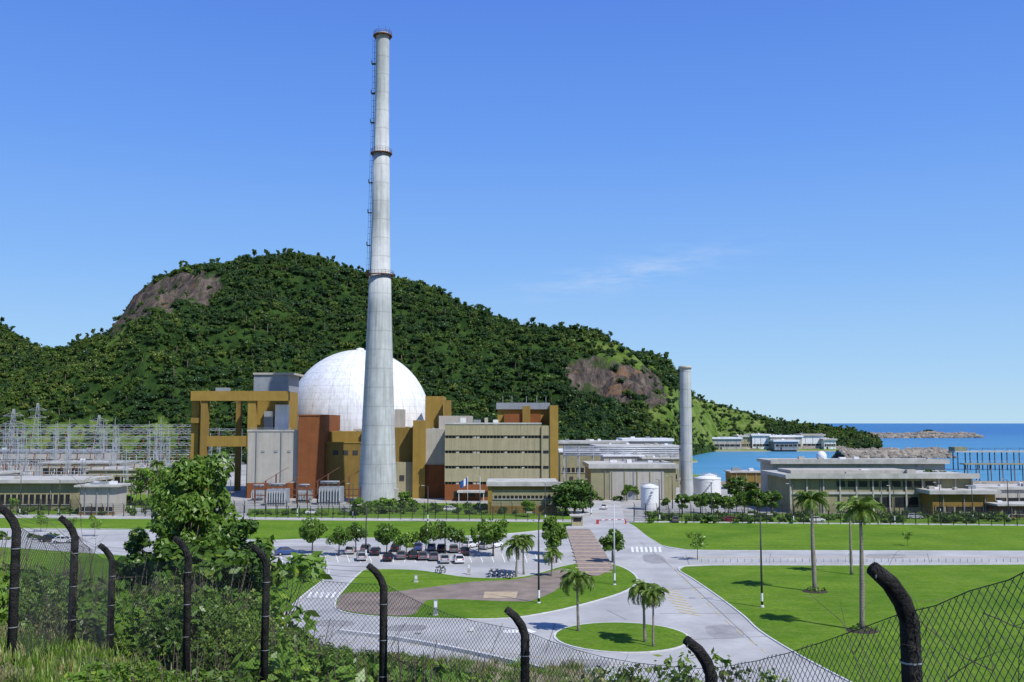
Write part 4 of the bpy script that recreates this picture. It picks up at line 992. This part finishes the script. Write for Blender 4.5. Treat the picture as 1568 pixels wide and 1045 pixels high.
def boulders(name,a,b_,w,h,n,s,seed=4):
    mb=MB();r=random.Random(seed);a=Vector(a);b_=Vector(b_);d=(b_-a);L=d.length;d.normalize();q=Vector((-d.y,d.x))
    pl=[a+q*w,a+q*w*.3,a-q*w*.3,a-q*w];zl=[-3,h*.8,h*.8,-3]
    for i in range(3):
        p,q2=pl[i],pl[i+1];mb.add([(p.x,p.y,zl[i]),(p.x+d.x*L,p.y+d.y*L,zl[i]),(q2.x+d.x*L,q2.y+d.y*L,zl[i+1]),(q2.x,q2.y,zl[i+1])],[(0,1,2,3)],m_rock)
    for i in range(n):
        t=r.random()*L;u=r.uniform(-1,1);z=h*(1-abs(u))*.9-1.6*abs(u);p=a+d*t+q*u*w;R=s*r.uniform(.5,1.3)
        vs=[]
        for k in range(12):
            ph=k*2.4;zz=1-2*(k+.5)/12;rr_=math.sqrt(1-zz*zz)*R*r.uniform(.75,1.2);vs.append((p.x+rr_*math.cos(ph),p.y+rr_*math.sin(ph),z+zz*R*.8))
        bm=bmesh.new()
        for v in vs: bm.verts.new(v)
        bmesh.ops.convex_hull(bm,input=bm.verts);bm.verts.index_update()
        mb.add([tuple(v.co) for v in bm.verts],[tuple(v.index for v in f.verts) for f in bm.faces],m_rock);bm.free()
    mb.obj(name)
boulders('rock_breakwater',G(1285,703,-1.6),G(1450,701,-1.6),10,6,460,2.0)
boulders('rock_breakwater',G(1285,671.5,-1.6),G(1495,670.5,-1.6),16,6,300,5,5)
boulders('rock_breakwater',G(1060,691,-1.6),G(1290,690,-1.6),12,3,380,2.6,6)
boulders('rock_breakwater',(70,405),(430,405),6,1.5,300,1.3,7)
mb=MB();Y=560
Xa=P(1462,690,Y)[0];Xb=P(1720,690,Y)[0];zd=P(1462,693,Y)[2]
mb.box(Xa,Xb,Y,Y+8,zd,zd+.8,m_roof)
X=Xa+2
while X<Xb:
    for yy in(Y+1,Y+7): mb.tube([(X,yy,-5),(X,yy,zd)],.3,m_dark,8)
    mb.bar((X,Y+.5,zd+.8),(X,Y+.5,zd+2.4),.1,m_dark);mb.bar((X,Y+.5,zd+2.4),(X+7,Y+.5,zd+2.4),.08,m_dark);mb.bar((X,Y+.5,zd+2.4),(X+7,Y+.5,zd+.9),.07,m_dark);X+=7
mb.box(Xa,Xa+7,Y,Y+8,zd+.81,zd+3.,m_olive);mb.obj('pier')
mb=MB();Y=420;Xa=P(1478,720,Y)[0];Xb=P(1740,720,Y)[0];zd=P(1475,712,Y)[2]
mb.box(Xa,Xb,Y,Y+5,zd,zd+.5,m_olive);X=Xa+1.5
while X<Xb: mb.tube([(X,Y+1,-6),(X,Y+1,zd)],.22,m_rust,6);mb.tube([(X,Y+4,-6),(X,Y+4,zd)],.22,m_rust,6);X+=5
for k in range(50): mb.bar((Xa+k*1.5,Y,zd+.5),(Xa+k*1.5,Y,zd+1.6),.05,m_steel)
mb.bar((Xa,Y,zd+1.6),(Xb,Y,zd+1.6),.06,m_steel);mb.obj('water_intake_pier')
# ---------------------------------------------------------------- light
S=Vector((.45,-.44,.80)).normalized();el=math.asin(S.z);az=math.atan2(S.x,S.y)
sd=bpy.data.lights.new('sun','SUN');sd.energy=5.;sd.angle=math.radians(.53);sd.color=(1,.975,.93)
so=bpy.data.objects.new('sun',sd);bpy.context.scene.collection.objects.link(so);so.rotation_euler=S.to_track_quat('Z','Y').to_euler();so.location=(0,0,200)
w=bpy.data.worlds.new('World');bpy.context.scene.world=w;w.use_nodes=True;nt=w.node_tree
bg=nt.nodes['Background'];sk=nt.nodes.new('ShaderNodeTexSky');sk.sky_type='NISHITA';sk.sun_disc=False
sk.sun_elevation=el;sk.sun_rotation=az;sk.air_density=1.;sk.dust_density=.3;sk.ozone_density=2.5;sk.altitude=0
tc=nt.nodes.new('ShaderNodeTexCoord').outputs['Generated'];sx=nt.nodes.new('ShaderNodeSeparateXYZ');nt.links.new(tc,sx.inputs[0])
cr=nt.nodes.new('ShaderNodeValToRGB');e_=cr.color_ramp.elements
stops=[(0,(.49,.74,.93)),(.05,(.385,.65,.96)),(.16,(.235,.49,.97)),(.28,(.145,.355,.93)),(.42,(.095,.25,.83)),(1,(.03,.11,.45))]
e_[0].position=0;e_[0].color=stops[0][1]+(1,);e_[1].position=1;e_[1].color=stops[-1][1]+(1,)
for p_,c_ in stops[1:-1]:
    q=e_.new(p_);q.color=c_+(1,)
nt.links.new(sx.outputs[2],cr.inputs[0])
vm=nt.nodes.new('ShaderNodeVectorMath');vm.operation='SCALE';vm.inputs['Scale'].default_value=10.;nt.links.new(cr.outputs[0],vm.inputs[0])
azn=mth(nt,'ARCTAN2',sx.outputs[0],sx.outputs[1]);eln=sx.outputs[2]
a1=mth(nt,'POWER',mth(nt,'DIVIDE',mth(nt,'SUBTRACT',azn,.125),.095),2.)
tilt=mth(nt,'ADD',mth(nt,'MULTIPLY',mth(nt,'SUBTRACT',azn,.125),.17),.152)
a2=mth(nt,'POWER',mth(nt,'DIVIDE',mth(nt,'SUBTRACT',eln,tilt),.014),2.)
gs=mth(nt,'EXPONENT',mth(nt,'MULTIPLY',mth(nt,'ADD',a1,a2),-1.))
mp=nt.nodes.new('ShaderNodeMapping');mp.inputs['Scale'].default_value=(9,9,60);mp.inputs['Rotation'].default_value=(0,.15,0);nt.links.new(tc,mp.inputs[0])
cl=mth(nt,'MULTIPLY',gs,ramp(nt,noi(nt,mp.outputs[0],1.6,8,.65),.42,.75),clamp=True)
skc=mixc(nt,.88,sk.outputs[0],vm.outputs[0])
c=mixc(nt,mth(nt,'MULTIPLY',cl,.5),skc,(7.5,8.2,9.6))
nt.links.new(c,bg.inputs['Color']);bg.inputs['Strength'].default_value=.1
cd=bpy.data.cameras.new('camera');co=bpy.data.objects.new('camera',cd);bpy.context.scene.collection.objects.link(co)
cd.sensor_width=36;cd.lens=36*1500/1568;cd.clip_end=100000;cd.clip_start=.1
co.location=(0,0,H);co.rotation_euler=(math.pi/2+TH,0,0);bpy.context.scene.camera=co
vs_=bpy.context.scene.view_settings;vs_.view_transform='Standard';vs_.look='None';vs_.exposure=0
